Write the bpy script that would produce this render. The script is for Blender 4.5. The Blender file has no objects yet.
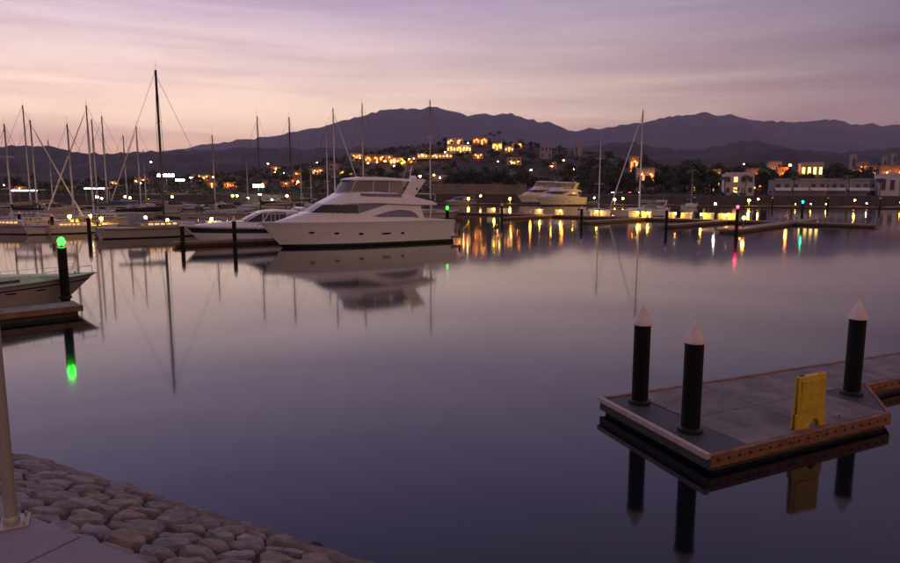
import bpy, bmesh, math, random
from mathutils import Vector, Matrix, noise
R = math.radians
rng = random.Random(11)
sc = bpy.context.scene
col = sc.collection
# ---------------------------------------------------------------- camera
F, CX, CY, HOR, CAMH = 660.0, 450.0, 281.5, 190.0, 5.0
PITCH = math.atan((CY - HOR) / F)
cd = bpy.data.cameras.new('camera'); cam = bpy.data.objects.new('camera', cd); col.objects.link(cam)
cd.sensor_width = 36; cd.lens = 36 * F / 900; cd.clip_start = 0.1; cd.clip_end = 60000
cam.location = (0, 0, CAMH); cam.rotation_euler = (math.pi / 2 - PITCH, 0, 0)
sc.camera = cam
# ---------------------------------------------------------------- sky (after sunset, glow to the left)
SUN_AZ = R(-42)
w = bpy.data.worlds.new('World'); sc.world = w; w.use_nodes = True
nt = w.node_tree; nt.nodes.clear(); N = nt.nodes.new; LK = nt.links.new
def math_node(op, a, b=None, clamp=False):
    n = N('ShaderNodeMath'); n.operation = op; n.use_clamp = clamp
    for i, v in enumerate((a, b)):
        if v is None: continue
        if isinstance(v, (int, float)): n.inputs[i].default_value = v
        else: LK(v, n.inputs[i])
    return n.outputs[0]
def ramp(fac, stops):
    n = N('ShaderNodeValToRGB'); LK(fac, n.inputs[0]); e = n.color_ramp.elements
    n.color_ramp.interpolation = 'EASE' if False else 'LINEAR'
    while len(e) < len(stops): e.new(0.5)
    for el, (p, c) in zip(e, stops):
        el.position = p; el.color = (*c, 1)
    return n.outputs[0]
def mixrgb(f, a, b, mode='MIX'):
    n = N('ShaderNodeMix'); n.data_type = 'RGBA'; n.blend_type = mode
    for i, v in ((0, f), (6, a), (7, b)):
        if isinstance(v, (int, float)): n.inputs[i].default_value = v
        elif isinstance(v, tuple): n.inputs[i].default_value = (*v, 1)
        else: LK(v, n.inputs[i])
    return n.outputs[2]
tc = N('ShaderNodeTexCoord'); sep = N('ShaderNodeSeparateXYZ'); LK(tc.outputs['Generated'], sep.inputs[0])
X, Y, Z = sep.outputs
el = math_node('DIVIDE', math_node('ARCSINE', math_node('MAXIMUM', Z, 0.0)), math.pi / 2)
hl = math_node('SQRT', math_node('ADD', math_node('MULTIPLY', X, X), math_node('ADD', math_node('MULTIPLY', Y, Y), 1e-6)))
dt = math_node('DIVIDE', math_node('ADD', math_node('MULTIPLY', X, math.sin(SUN_AZ)), math_node('MULTIPLY', Y, math.cos(SUN_AZ))), hl)
wt = math_node('MULTIPLY_ADD', dt, 0.5); wt.node.inputs[2].default_value = 0.5
D9 = lambda d: d / 90.0
GAIN = 1.6
sr = lambda st: ramp(el, [(p, tuple(k / GAIN for k in c)) for p, c in st])
sunset = sr([(0, (.80, .40, .29)), (D9(3), (1.15, .68, .48)), (D9(6), (1.48, 1.07, .78)), (D9(10), (1.04, .78, .71)), (D9(15), (.61, .48, .63)), (D9(24), (.42, .335, .66)), (D9(40), (.21, .175, .37)), (1, (.12, .108, .205))])
side = sr([(0, (.62, .34, .25)), (D9(4), (.48, .30, .26)), (D9(6.5), (.27, .18, .21)), (D9(10), (.175, .13, .175)), (D9(15), (.175, .145, .23)), (D9(24), (.22, .18, .33)), (D9(40), (.15, .135, .27)), (1, (.12, .108, .205))])
back = sr([(0, (.46, .25, .19)), (D9(6), (.66, .36, .245)), (D9(14), (.58, .335, .25)), (D9(30), (.33, .215, .21)), (1, (.12, .108, .205))])
f1 = N('ShaderNodeMapRange'); LK(wt, f1.inputs[0]); f1.inputs[1].default_value = 0.60; f1.inputs[2].default_value = 0.98
f2 = N('ShaderNodeMapRange'); LK(wt, f2.inputs[0]); f2.inputs[1].default_value = 0.05; f2.inputs[2].default_value = 0.60
base = mixrgb(f1.outputs[0], mixrgb(f2.outputs[0], back, side), sunset)
# long thin streaks of high cloud
mp = N('ShaderNodeMapping'); LK(tc.outputs['Generated'], mp.inputs[0])
mp.inputs['Rotation'].default_value = (0, R(5.5), 0); mp.inputs['Scale'].default_value = (1.7, 1.7, 24)
n1 = N('ShaderNodeTexNoise'); LK(mp.outputs[0], n1.inputs['Vector']); n1.inputs['Scale'].default_value = 1.5; n1.inputs['Detail'].default_value = 6; n1.inputs['Roughness'].default_value = .55; n1.inputs['Distortion'].default_value = .5
cl = N('ShaderNodeMapRange'); LK(n1.outputs['Fac'], cl.inputs[0]); cl.inputs[1].default_value = .40; cl.inputs[2].default_value = .68
fade = ramp(el, [(0, (.5,) * 3), (D9(4), (1,) * 3), (D9(11), (.75,) * 3), (D9(18), (.4,) * 3), (D9(40), (.15,) * 3), (1, (.1,) * 3)])
cf = math_node('MULTIPLY', math_node('MULTIPLY', cl.outputs[0], fade), .9)
sky = mixrgb(cf, base, mixrgb(1.0, base, (.70, .62, .72), 'MULTIPLY'))
mp2 = N('ShaderNodeMapping'); LK(tc.outputs['Generated'], mp2.inputs[0]); mp2.inputs['Location'].default_value = (3.1, 1.7, .4)
mp2.inputs['Rotation'].default_value = (0, R(4), 0); mp2.inputs['Scale'].default_value = (2.4, 2.4, 40)
n2 = N('ShaderNodeTexNoise'); LK(mp2.outputs[0], n2.inputs['Vector']); n2.inputs['Scale'].default_value = 1.6; n2.inputs['Detail'].default_value = 5
c2 = N('ShaderNodeMapRange'); LK(n2.outputs['Fac'], c2.inputs[0]); c2.inputs[1].default_value = .5; c2.inputs[2].default_value = .72
sky = mixrgb(math_node('MULTIPLY', math_node('MULTIPLY', c2.outputs[0], fade), .35), sky, mixrgb(1.0, sky, (1.28, 1.16, 1.10), 'MULTIPLY'))
below = math_node('MULTIPLY_ADD', Z, 40.0, True); below.node.inputs[2].default_value = 1.0
sky = mixrgb(below, mixrgb(1.0, sky, (.12, .11, .12), 'MULTIPLY'), sky)
ns = N('ShaderNodeTexSky'); ns.sky_type = 'NISHITA'; ns.sun_disc = False; ns.sun_elevation = R(-2); ns.sun_rotation = SUN_AZ
bg0 = N('ShaderNodeBackground'); LK(ns.outputs[0], bg0.inputs[0]); bg0.inputs[1].default_value = 0.05
bg1 = N('ShaderNodeBackground'); LK(sky, bg1.inputs[0]); bg1.inputs[1].default_value = 1.25 * GAIN
ad = N('ShaderNodeAddShader'); LK(bg0.outputs[0], ad.inputs[0]); LK(bg1.outputs[0], ad.inputs[1])
wo = N('ShaderNodeOutputWorld'); LK(ad.outputs[0], wo.inputs[0])
# last warm glow from where the sun went down
sl = bpy.data.lights.new('sun', 'SUN'); so = bpy.data.objects.new('sun', sl); col.objects.link(so)
sl.energy = 0.10; sl.angle = R(14); sl.color = (1, .66, .5)
so.rotation_euler = (R(90 - 3), 0, math.pi - SUN_AZ)
vs = sc.view_settings; vs.view_transform = 'Standard'; vs.look = 'None'; vs.exposure = 0; vs.gamma = 1
sc.render.engine = 'CYCLES'
cy = sc.cycles; cy.use_denoising = True; cy.max_bounces = 6; cy.diffuse_bounces = 2; cy.glossy_bounces = 3; cy.transparent_max_bounces = 8
cy.volume_bounces = 0; cy.sample_clamp_indirect = 3; cy.caustics_reflective = False; cy.caustics_refractive = False
try: cy.denoising_input_passes = 'RGB_ALBEDO_NORMAL'
except Exception: pass
# ---------------------------------------------------------------- survey helper: a sight line met with a level plane
cP, sP = math.cos(PITCH), math.sin(PITCH)
def ray(x, y):
    u = (x - CX) / F; v = -(y - CY) / F
    return Vector((u, cP + v * sP, -sP + v * cP))
def at(x, y, z=0.0):
    d = ray(x, y); t = (z - CAMH) / d.z
    return Vector((t * d.x, t * d.y, z))
def hgt(y, Yd): return CAMH + ray(CX, y).z / ray(CX, y).y * Yd
def xat(px, py, Yd):
    d = ray(px, py); return d.x / d.y * Yd
# ---------------------------------------------------------------- materials
def new_mat(name):
    m = bpy.data.materials.new(name); m.use_nodes = True
    n = m.node_tree; b = n.nodes['Principled BSDF']; return m, n, b
def pmat(name, c, rough=.6, metal=0.0, var=.18, scale=6.0, bump=0.0, bscale=None, tint=None, coat=0, stretch=None):
    m, n, b = new_mat(name)
    b.inputs['Roughness'].default_value = rough; b.inputs['Metallic'].default_value = metal
    if coat: b.inputs['Coat Weight'].default_value = coat
    t = n.nodes.new('ShaderNodeTexCoord'); vec = t.outputs['Object']
    if stretch:
        mpn = n.nodes.new('ShaderNodeMapping'); n.links.new(vec, mpn.inputs[0]); mpn.inputs['Scale'].default_value = stretch; vec = mpn.outputs[0]
    oi = n.nodes.new('ShaderNodeObjectInfo')
    no = n.nodes.new('ShaderNodeTexNoise'); n.links.new(vec, no.inputs['Vector']); no.inputs['Scale'].default_value = scale; no.inputs['Detail'].default_value = 6; no.inputs['Roughness'].default_value = .62
    rp = n.nodes.new('ShaderNodeValToRGB'); n.links.new(no.outputs['Fac'], rp.inputs[0])
    tn = tint or c
    rp.color_ramp.elements[0].position = .3; rp.color_ramp.elements[1].position = .7
    rp.color_ramp.elements[0].color = (*[max(0, k * (1 - var)) for k in tn], 1)
    rp.color_ramp.elements[1].color = (*[min(1, k * (1 + var)) for k in c], 1)
    n.links.new(rp.outputs[0], b.inputs['Base Color'])
    if bump:
        n3 = n.nodes.new('ShaderNodeTexNoise'); n.links.new(vec, n3.inputs['Vector']); n3.inputs['Scale'].default_value = bscale or scale * 5; n3.inputs['Detail'].default_value = 5
        bp = n.nodes.new('ShaderNodeBump'); bp.inputs['Strength'].default_value = bump; bp.inputs['Distance'].default_value = .02
        n.links.new(n3.outputs['Fac'], bp.inputs['Height']); n.links.new(bp.outputs[0], b.inputs['Normal'])
    return m
def emat(name, c, s):
    m, n, b = new_mat(name)
    b.inputs['Base Color'].default_value = (*c, 1)
    b.inputs['Emission Color'].default_value = (*c, 1); b.inputs['Emission Strength'].default_value = s
    return m
M = {}
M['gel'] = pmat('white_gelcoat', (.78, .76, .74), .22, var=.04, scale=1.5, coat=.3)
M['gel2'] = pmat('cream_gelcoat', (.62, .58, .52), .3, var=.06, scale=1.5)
M['gel3'] = pmat('dimmed_gelcoat', (.40, .345, .30), .38, var=.1, scale=1.2)  # white gelcoat darkened and browned by colour for boats in dim warm light
M['deckw2'] = pmat('dull_deck', (.34, .31, .29), .6, var=.1, scale=2)
M['deckw'] = pmat('deck_nonskid', (.66, .65, .66), .55, var=.05, scale=3)
M['navy'] = pmat('navy_paint', (.025, .03, .055), .25, var=.1, scale=2)
M['black'] = pmat('black_rubber', (.012, .012, .013), .5, var=.3, scale=6)
M['boot'] = pmat('boot_top_paint', (.012, .012, .014), .4, var=.3, scale=3)
M['glass'] = pmat('tinted_glass', (.012, .013, .018), .05, var=.1, scale=2)
M['bglass'] = pmat('blue_reflective_glass', (.13, .14, .24), .12, var=.08, scale=2)
M['steel'] = pmat('stainless_rail', (.62, .62, .62), .25, metal=1, var=.05)
M['alu'] = pmat('mast_aluminium', (.55, .53, .50), .4, metal=.6, var=.08, scale=2)
M['mastdark'] = pmat('dark_mast_paint', (.05, .045, .04), .4, var=.1, scale=2)
M['mastwhite'] = pmat('white_mast_paint', (.75, .72, .68), .35, var=.05, scale=2)
M['wire'] = pmat('rigging_wire', (.10, .095, .09), .5, metal=.3, var=.1)
M['maroon'] = pmat('maroon_paint', (.12, .02, .02), .3, var=.1)
M['blue'] = pmat('blue_paint', (.03, .07, .2), .3, var=.1)
M['teak'] = pmat('teak', (.20, .12, .07), .6, var=.3, scale=8, stretch=(1, 14, 1))
for k, c in dict(navy=(.02, .025, .05), tan=(.34, .26, .17), grey=(.22, .22, .23), green=(.03, .08, .05), maroon=(.12, .03, .03), black=(.015, .015, .016), blue=(.04, .09, .2)).items():
    M['cover_' + k] = pmat(k + '_canvas', c, .85, var=.2, scale=5, bump=.3, bscale=12)
M['sail'] = pmat('furled_sail', (.66, .63, .58), .8, var=.1, scale=6, bump=.3)
M['conc'] = pmat('dock_concrete', (.20, .17, .145), .75, var=.3, scale=1.6, bump=.25, bscale=60, tint=(.15, .128, .112))
M['conc_dark'] = pmat('dark_deck_plate', (.055, .049, .045), .6, var=.25, scale=2.5, bump=.2, bscale=40)
M['conc_walk'] = pmat('walkway_concrete', (.255, .225, .215), .8, var=.18, scale=1.4, bump=.35, bscale=70, tint=(.21, .19, .185))
M['wood'] = pmat('timber_waler', (.27, .115, .048), .7, var=.38, scale=3.5, bump=.4, bscale=12, stretch=(1, 1, 6), tint=(.17, .075, .035))
M['woodpale'] = pmat('bleached_timber', (.50, .38, .31), .7, var=.2, scale=5, bump=.3, bscale=14, stretch=(1, 6, 1))
M['hole_shade'] = pmat('bolt_hole_shade', (.01, .008, .007), .8)  # near-black colour paints the shade inside recessed bolt holes
M['pile'] = pmat('black_pile_sleeve', (.008, .0075, .007), .55, var=.3, scale=4, bump=.15, bscale=18)
M['pile'].node_tree.nodes['Principled BSDF'].inputs['Specular IOR Level'].default_value = .18
M['cap'] = pmat('white_pile_cap', (.80, .66, .58), .5, var=.08, scale=5, tint=(.72, .58, .50))
M['yellow'] = pmat('yellow_plastic', (.72, .46, .03), .45, var=.14, scale=5, bump=.08, bscale=30, tint=(.62, .36, .02))
M['rock'] = pmat('revetment_rock', (.21, .17, .14), .85, var=.45, scale=4.5, bump=.8, bscale=16, tint=(.16, .13, .115))
M['rock2'] = pmat('revetment_rock_grey', (.27, .235, .21), .85, var=.35, scale=4, bump=.8, bscale=14, tint=(.17, .15, .14))
M['rock3'] = pmat('revetment_rock_tan', (.26, .19, .135), .85, var=.32, scale=5, bump=.8, bscale=14, tint=(.17, .125, .09))
M['mortar'] = pmat('grout', (.035, .03, .027), .9, var=.35, scale=5, bump=.8, bscale=18)
M['toe'] = pmat('silty_toe_concrete', (.17, .11, .07), .75, var=.45, scale=4, bump=.9, bscale=14, tint=(.08, .055, .04))
M['algae'] = pmat('wet_weedy_rock', (.035, .035, .028), .4, var=.4, scale=6, bump=.7, bscale=12)
M['galv'] = pmat('galvanised_post', (.36, .31, .26), .42, metal=.35, var=.2, scale=4, bump=.1, stretch=(1, 1, .3))
M['dock'] = pmat('weathered_dock_deck', (.24, .20, .165), .8, var=.25, scale=1.5, bump=.2)
M['dockside'] = pmat('dock_fascia', (.22, .12, .06), .75, var=.35, scale=2)
M['boxw'] = pmat('fibreglass_dock_box', (.74, .70, .60), .45, var=.06, scale=3)
M['plaster'] = pmat('white_plaster', (.60, .56, .56), .85, var=.12, scale=.6)
M['cream'] = pmat('cream_plaster', (.50, .40, .31), .85, var=.14, scale=.5)
M['ochre'] = pmat('ochre_plaster', (.42, .25, .15), .85, var=.14, scale=.5)
M['greyp'] = pmat('grey_plaster', (.30, .27, .27), .85, var=.14, scale=.5)
M['tile'] = pmat('clay_roof_tile', (.26, .11, .07), .8, var=.25, scale=2)
M['awning'] = pmat('white_canvas_awning', (.66, .63, .65), .8, var=.06, scale=1)
M['pane'] = pmat('dark_window', (.02, .02, .025), .15, var=.2)
M['frame'] = pmat('window_frame', (.3, .27, .24), .6)
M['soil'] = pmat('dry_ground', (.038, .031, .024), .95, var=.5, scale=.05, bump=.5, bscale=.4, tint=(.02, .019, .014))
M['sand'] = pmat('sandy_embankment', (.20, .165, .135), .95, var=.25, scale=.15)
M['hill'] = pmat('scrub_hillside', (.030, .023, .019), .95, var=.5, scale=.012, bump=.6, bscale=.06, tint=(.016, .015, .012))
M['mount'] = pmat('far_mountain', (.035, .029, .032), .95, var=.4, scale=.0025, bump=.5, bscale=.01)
M['wall'] = pmat('seawall_masonry', (.075, .064, .058), .9, var=.35, scale=.8, bump=.6, bscale=2.5)
M['asphalt'] = pmat('asphalt', (.05, .05, .05), .85, var=.2, scale=.5)
M['bark'] = pmat('bark', (.06, .045, .035), .9, var=.3, scale=5)
M['leaf'] = pmat('dark_foliage', (.045, .06, .025), .75, var=.5, scale=.9, tint=(.03, .042, .018))
M['palm'] = pmat('palm_frond', (.05, .07, .025), .7, var=.4, scale=1)
M['pole'] = pmat('lamp_pole_paint', (.08, .075, .07), .5, metal=.3)
M['carw'] = pmat('silver_car_paint', (.45, .45, .46), .25, metal=.4, var=.03, coat=.5)
M['card'] = pmat('dark_car_paint', (.03, .03, .04), .25, metal=.2, var=.05, coat=.5)
M['green'] = emat('green_navigation_light', (.005, 1, .006), 42)
M['teal'] = emat('teal_navigation_light', (.004, 1, .30), 45)
M['red'] = emat('red_navigation_light', (1, .008, .02), 60)
M['amber'] = emat('amber_lamp', (1, .42, .05), 90)
M['yel'] = emat('yellow_dock_lamp', (1, .52, .03), 240)
M['warm'] = emat('warm_lamp', (1, .50, .16), 130)
M['orange'] = emat('sodium_lamp', (1, .27, .03), 160)
M['flood'] = emat('white_floodlight', (1, .78, .55), 130)
M['tube'] = emat('fluorescent_tube', (1, .84, .68), 22)
M['winlit'] = emat('lit_window_warm', (1, .45, .13), 2.4)
M['winlit2'] = emat('lit_window_orange', (1, .28, .06), 2.0)
M['winlit3'] = emat('lit_window_yellow', (1, .72, .20), 2.8)
M['cablit'] = emat('lit_cabin_window', (1, .52, .12), 1.4)
M['brake'] = emat('tail_lamp', (1, .04, .02), 25)
M['head'] = emat('head_lamp', (1, .92, .82), 90)
def clear_glass():
    m, n, b = new_mat('clear_enclosure'); n.nodes.remove(b)
    o = n.nodes['Material Output']; tr = n.nodes.new('ShaderNodeBsdfTransparent'); gl = n.nodes.new('ShaderNodeBsdfPrincipled'); mx = n.nodes.new('ShaderNodeMixShader')
    tr.inputs[0].default_value = (.62, .52, .48, 1); gl.inputs['Base Color'].default_value = (.30, .25, .24, 1); gl.inputs['Roughness'].default_value = .12
    mx.inputs[0].default_value = .55; n.links.new(tr.outputs[0], mx.inputs[1]); n.links.new(gl.outputs[0], mx.inputs[2]); n.links.new(mx.outputs[0], o.inputs[0]); return m
M['clear'] = clear_glass()
def water_mat():
    m, n, b = new_mat('harbour_water')
    b.inputs['Base Color'].default_value = (.0045, .006, .009, 1); b.inputs['Roughness'].default_value = .065; b.inputs['IOR'].default_value = 1.333
    b.inputs['Coat Weight'].default_value = .35; b.inputs['Coat IOR'].default_value = 1.333; b.inputs['Coat Roughness'].default_value = .065
    t = n.nodes.new('ShaderNodeTexCoord'); mpn = n.nodes.new('ShaderNodeMapping'); n.links.new(t.outputs['Object'], mpn.inputs[0]); mpn.inputs['Scale'].default_value = (.35, .55, 1)
    no = n.nodes.new('ShaderNodeTexNoise'); n.links.new(mpn.outputs[0], no.inputs['Vector']); no.inputs['Scale'].default_value = 1.0; no.inputs['Detail'].default_value = 3
    bp = n.nodes.new('ShaderNodeBump'); bp.inputs['Strength'].default_value = .12; bp.inputs['Distance'].default_value = .02
    n.links.new(no.outputs['Fac'], bp.inputs['Height']); n.links.new(bp.outputs[0], b.inputs['Normal'])
    return m
M['water'] = water_mat()
# ---------------------------------------------------------------- mesh helpers
class MB:
    def __init__(s): s.v = []; s.f = []
    def add(s, vs, fs):
        o = len(s.v); s.v += [tuple(v) for v in vs]; s.f += [tuple(i + o for i in f) for f in fs]; return s
    def box(s, c, d, rz=0.0, taper=1.0):
        x, y, z = (k / 2 for k in d); cs, sn = math.cos(rz), math.sin(rz); vs = []
        for sz in (-1, 1):
            k = taper if sz > 0 else 1
            for a, b in ((-1, -1), (1, -1), (1, 1), (-1, 1)):
                px, py = a * x * k, b * y * k
                vs.append((c[0] + px * cs - py * sn, c[1] + px * sn + py * cs, c[2] + sz * z))
        return s.add(vs, [(3, 2, 1, 0), (4, 5, 6, 7), (0, 1, 5, 4), (1, 2, 6, 5), (2, 3, 7, 6), (3, 0, 4, 7)])
    def prism(s, poly, z0, z1):
        n = len(poly); vs = [(p[0], p[1], z0) for p in poly] + [(p[0], p[1], z1) for p in poly]
        return s.add(vs, [tuple(range(n))[::-1], tuple(range(n, 2 * n))] + [(i, (i + 1) % n, n + (i + 1) % n, n + i) for i in range(n)])
    def xzprism(s, poly, y0, y1):
        n = len(poly); vs = [(p[0], y0, p[1]) for p in poly] + [(p[0], y1, p[1]) for p in poly]
        return s.add(vs, [tuple(range(n)), tuple(range(n, 2 * n))[::-1]] + [(i, n + i, n + (i + 1) % n, (i + 1) % n) for i in range(n)])
    def tube(s, pts, r, n=6):
        pts = [Vector(p) for p in pts]; rs = r if isinstance(r, (list, tuple)) else [r] * len(pts); rings = []
        for i, p in enumerate(pts):
            t = (pts[min(i + 1, len(pts) - 1)] - pts[max(i - 1, 0)]).normalized()
            a = t.cross(Vector((0, 0, 1)));  a = a.normalized() if a.length > 1e-3 else Vector((1, 0, 0)); b = t.cross(a)
            rings.append([p + (a * math.cos(k * 2 * math.pi / n) + b * math.sin(k * 2 * math.pi / n)) * rs[i] for k in range(n)])
        vs = [v for rg in rings for v in rg]; fs = [tuple(range(n)), tuple((len(pts) - 1) * n + k for k in range(n))[::-1]]
        for i in range(len(pts) - 1):
            for k in range(n): fs.append((i * n + k, i * n + (k + 1) % n, (i + 1) * n + (k + 1) % n, (i + 1) * n + k))
        return s.add(vs, fs)
    def lathe(s, prof, n=12, c=(0, 0, 0)):
        vs = [(c[0] + r * math.cos(k * 2 * math.pi / n), c[1] + r * math.sin(k * 2 * math.pi / n), c[2] + z) for r, z in prof for k in range(n)]
        fs = [tuple(range(n))[::-1], tuple((len(prof) - 1) * n + k for k in range(n))]
        for i in range(len(prof) - 1):
            for k in range(n): fs.append((i * n + k, i * n + (k + 1) % n, (i + 1) * n + (k + 1) % n, (i + 1) * n + k))
        return s.add(vs, fs)
    def ball(s, c, r, n=8, m=5, sz=1.0):
        return s.lathe([(max(.001, r * math.sin(math.pi * i / m)), -r * sz * math.cos(math.pi * i / m)) for i in range(m + 1)], n, c)
    def grid(s, rows, flip=False):
        n = len(rows[0]); vs = [v for r_ in rows for v in r_]; fs = []
        for i in range(len(rows) - 1):
            for j in range(n - 1):
                q = (i * n + j, i * n + j + 1, (i + 1) * n + j + 1, (i + 1) * n + j); fs.append(q[::-1] if flip else q)
        return s.add(vs, fs)
    def build(s, name, mat, parent=None, smooth=False, fix=False, bevel=0):
        me = bpy.data.meshes.new(name); me.from_pydata(s.v, [], s.f)
        if fix or bevel:
            b = bmesh.new(); b.from_mesh(me); bmesh.ops.remove_doubles(b, verts=b.verts, dist=1e-4); bmesh.ops.recalc_face_normals(b, faces=b.faces)
            if bevel: bmesh.ops.bevel(b, geom=[e for e in b.edges if len(e.link_faces) == 2 and e.calc_face_angle(0) > .5], offset=bevel, segments=2, affect='EDGES', profile=.5)
            b.to_mesh(me); b.free()
        me.materials.append(M[mat])
        if smooth: me.polygons.foreach_set('use_smooth', [True] * len(me.polygons))
        if smooth and smooth is not True: me.set_sharp_from_angle(angle=smooth)
        o = bpy.data.objects.new(name, me); col.objects.link(o)
        if parent: o.parent = parent
        return o
def tag(o, label, cat, group=None):
    o['label'] = label; o['category'] = cat
    if group: o['group'] = group
    return o
def struct(o, label=None):
    o['kind'] = 'structure'
    if label: o['label'] = label
    return o
def thing(name, label, cat, loc=(0, 0, 0), rz=0.0, group=None):
    o = bpy.data.objects.new(name, None); col.objects.link(o); o.location = loc; o.rotation_euler = (0, 0, rz); o.empty_display_size = .5
    return tag(o, label, cat, group)
def dup(root, loc=None, rz=None, label=None, scale=None, drop=()):
    def cp(o, par):
        c = o.copy(); col.objects.link(c); c.parent = par
        for ch in o.children:
            if ch.name.split('.')[0] not in drop: cp(ch, c)
        return c
    r = cp(root, None)
    if loc is not None: r.location = loc
    if rz is not None: r.rotation_euler = (0, 0, rz)
    if scale is not None: r.scale = (scale,) * 3 if isinstance(scale, (int, float)) else scale
    if label: r['label'] = label
    return r
def heading(v): return math.atan2(v[1], v[0])
SM = R(38)
# ================================================================= SETTING
mb = MB(); mb.add([(-4000, -60, 0), (4000, -60, 0), (4000, 6000, 0), (-4000, 6000, 0)], [(0, 1, 2, 3)])
struct(mb.build('water', 'water'), 'still dark harbour water mirroring the dusk sky')
# far shore line and land
SHORE = [(-900, 420), (-300, 340), (-150, 318), (-40, 300), (40, 290), (62, 268), (110, 252), (260, 246), (900, 300)]
def shoreY(x):
    for (a, b), (c, d) in zip(SHORE, SHORE[1:]):
        if a <= x <= c: return b + (d - b) * (x - a) / (c - a)
    return SHORE[0][1] if x < SHORE[0][0] else SHORE[-1][1]
def ss(a, b, x):
    t = min(1, max(0, (x - a) / (b - a))); return t * t * (3 - 2 * t)
def gauss(x, y, cx, cy_, sx, sy): return math.exp(-((x - cx) / sx) ** 2 - ((y - cy_) / sy) ** 2)
def landz(x, y):
    d = y - shoreY(x)
    z = 2.6 + 3.0 * ss(25, 200, d) + 5 * ss(200, 900, d)
    z += 36 * gauss(x, y, 5, 690, 150, 190) + 16 * gauss(x, y, 120, 760, 120, 160) + 9 * gauss(x, y, -190, 640, 160, 120)
    z += 11.5 * gauss(x, y, 47, 398, 20, 24) + 10 * gauss(x, y, 260, 620, 200, 130)
    z += (noise.noise(Vector((x * .013, y * .013, 3.3))) * 3.0) * ss(60, 300, d)
    return z
rows = []
for j in range(70):
    v = j / 69; row = []
    for i in range(161):
        x0 = -900 + 1800 * i / 160; y0 = shoreY(x0); y = y0 + 12600 * v ** 3.2; x = x0 * (1 + (y - y0) / 420) if abs(x0) > 0 else 0
        x = x0 * (1 + (y - y0) / 1000)
        row.append((x, y, landz(x, y) if j else 2.6))
    rows.append(row)
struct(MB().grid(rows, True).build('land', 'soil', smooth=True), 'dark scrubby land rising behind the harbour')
swl = MB(); pts = [(-900 + 10 * i) for i in range(181)]
swl.grid([[(x, shoreY(x) - .6 - .9 * 0, -1.5) for x in pts], [(x, shoreY(x) - .25, 2.75) for x in pts], [(x, shoreY(x) + .5, 2.75) for x in pts], [(x, shoreY(x) + .5, 2.0) for x in pts]])
tag(swl.build('seawall', 'wall', fix=True), 'long low masonry seawall along the far shore', 'seawall')
def ridge_mesh(name, prof, Yr, Yf, Yb, mat, seed, rough, nx=420, ny=28):
    """a range of hills: prof = (bearing ratio, height at the crest)"""
    ax0, ax1 = prof[0][0], prof[-1][0]; rows = []
    def crest(a):
        for (p, h), (q, k) in zip(prof, prof[1:]):
            if p <= a <= q:
                t = (a - p) / (q - p); return h + (k - h) * t
        return prof[-1][1]
    for j in range(ny):
        t = j / (ny - 1) * 1.35; row = []
        for i in range(nx):
            a = ax0 + (ax1 - ax0) * i / (nx - 1)
            y = Yf + (Yr - Yf) * min(t, 1) + max(0, t - 1) / .35 * (Yb - Yr)
            x = a * Yr * (.55 + .45 * y / Yr)
            c = crest(a) + noise.noise(Vector((a * 60, seed, 0))) * rough * .13 + noise.noise(Vector((a * 150, seed, 5))) * rough * .11 + noise.noise(Vector((a * 420, seed, 9))) * rough * .035
            sh = t ** 1.25 if t <= 1 else 1 - ((t - 1) / .35) ** 1.2
            n = noise.fractal(Vector((x / Yr * 9, y / Yr * 9, seed)), 1.0, 2.0, 5)
            k = 4 * min(t, 1) * (1 - min(t, 1)) if t <= 1 else 0
            row.append((x, y, 2 + max(0, c) * max(0, sh) + n * rough * .55 * k))
        rows.append(row)
    return struct(MB().grid(rows, True).build(name, mat, smooth=True))
def prof(pxy, Yd, lo=-40):
    return [((px - CX) / F * 1.009, max(lo, hgt(py, Yd))) for px, py in pxy]
far = [(-420, 150), (-200, 158), (60, 160), (120, 157), (180, 150), (230, 142), (270, 137), (320, 128), (350, 120), (375, 113), (390, 110), (402, 107.5), (412, 110), (425, 108), (440, 108), (455, 112), (468, 115.5), (480, 113.5), (495, 116), (509, 112.5), (520, 118), (535, 122), (548, 123), (560, 128), (572, 131.5), (585, 128.5), (597, 129), (612, 126), (620, 124), (640, 122), (660, 117), (678, 114.5), (698, 113), (712, 116), (722, 114), (735, 119), (760, 121.5), (790, 122), (806, 120), (822, 119), (840, 124), (870, 125), (900, 125.5), (1000, 122), (1150, 130), (1350, 150)]
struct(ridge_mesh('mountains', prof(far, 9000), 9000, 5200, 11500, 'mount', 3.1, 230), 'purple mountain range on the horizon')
nearh = [(-420, 146), (-100, 152), (-30, 150), (10, 147), (30, 146), (50, 146), (64, 149), (80, 152), (105, 154), (140, 152.5), (180, 151), (210, 151), (260, 148), (300, 149), (340, 149), (372, 147), (390, 152), (420, 158), (470, 158), (540, 152), (580, 147), (600, 145), (620, 142), (640, 144), (660, 149), (690, 150), (715, 146), (735, 141), (752, 142), (780, 149), (830, 153), (870, 150), (900, 147), (1000, 145), (1200, 152), (1350, 158)]
struct(ridge_mesh('hills', prof(nearh, 2400), 2400, 1250, 3300, 'hill', 8.7, 60), 'dark scrub covered foothills in front of the mountains')
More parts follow.
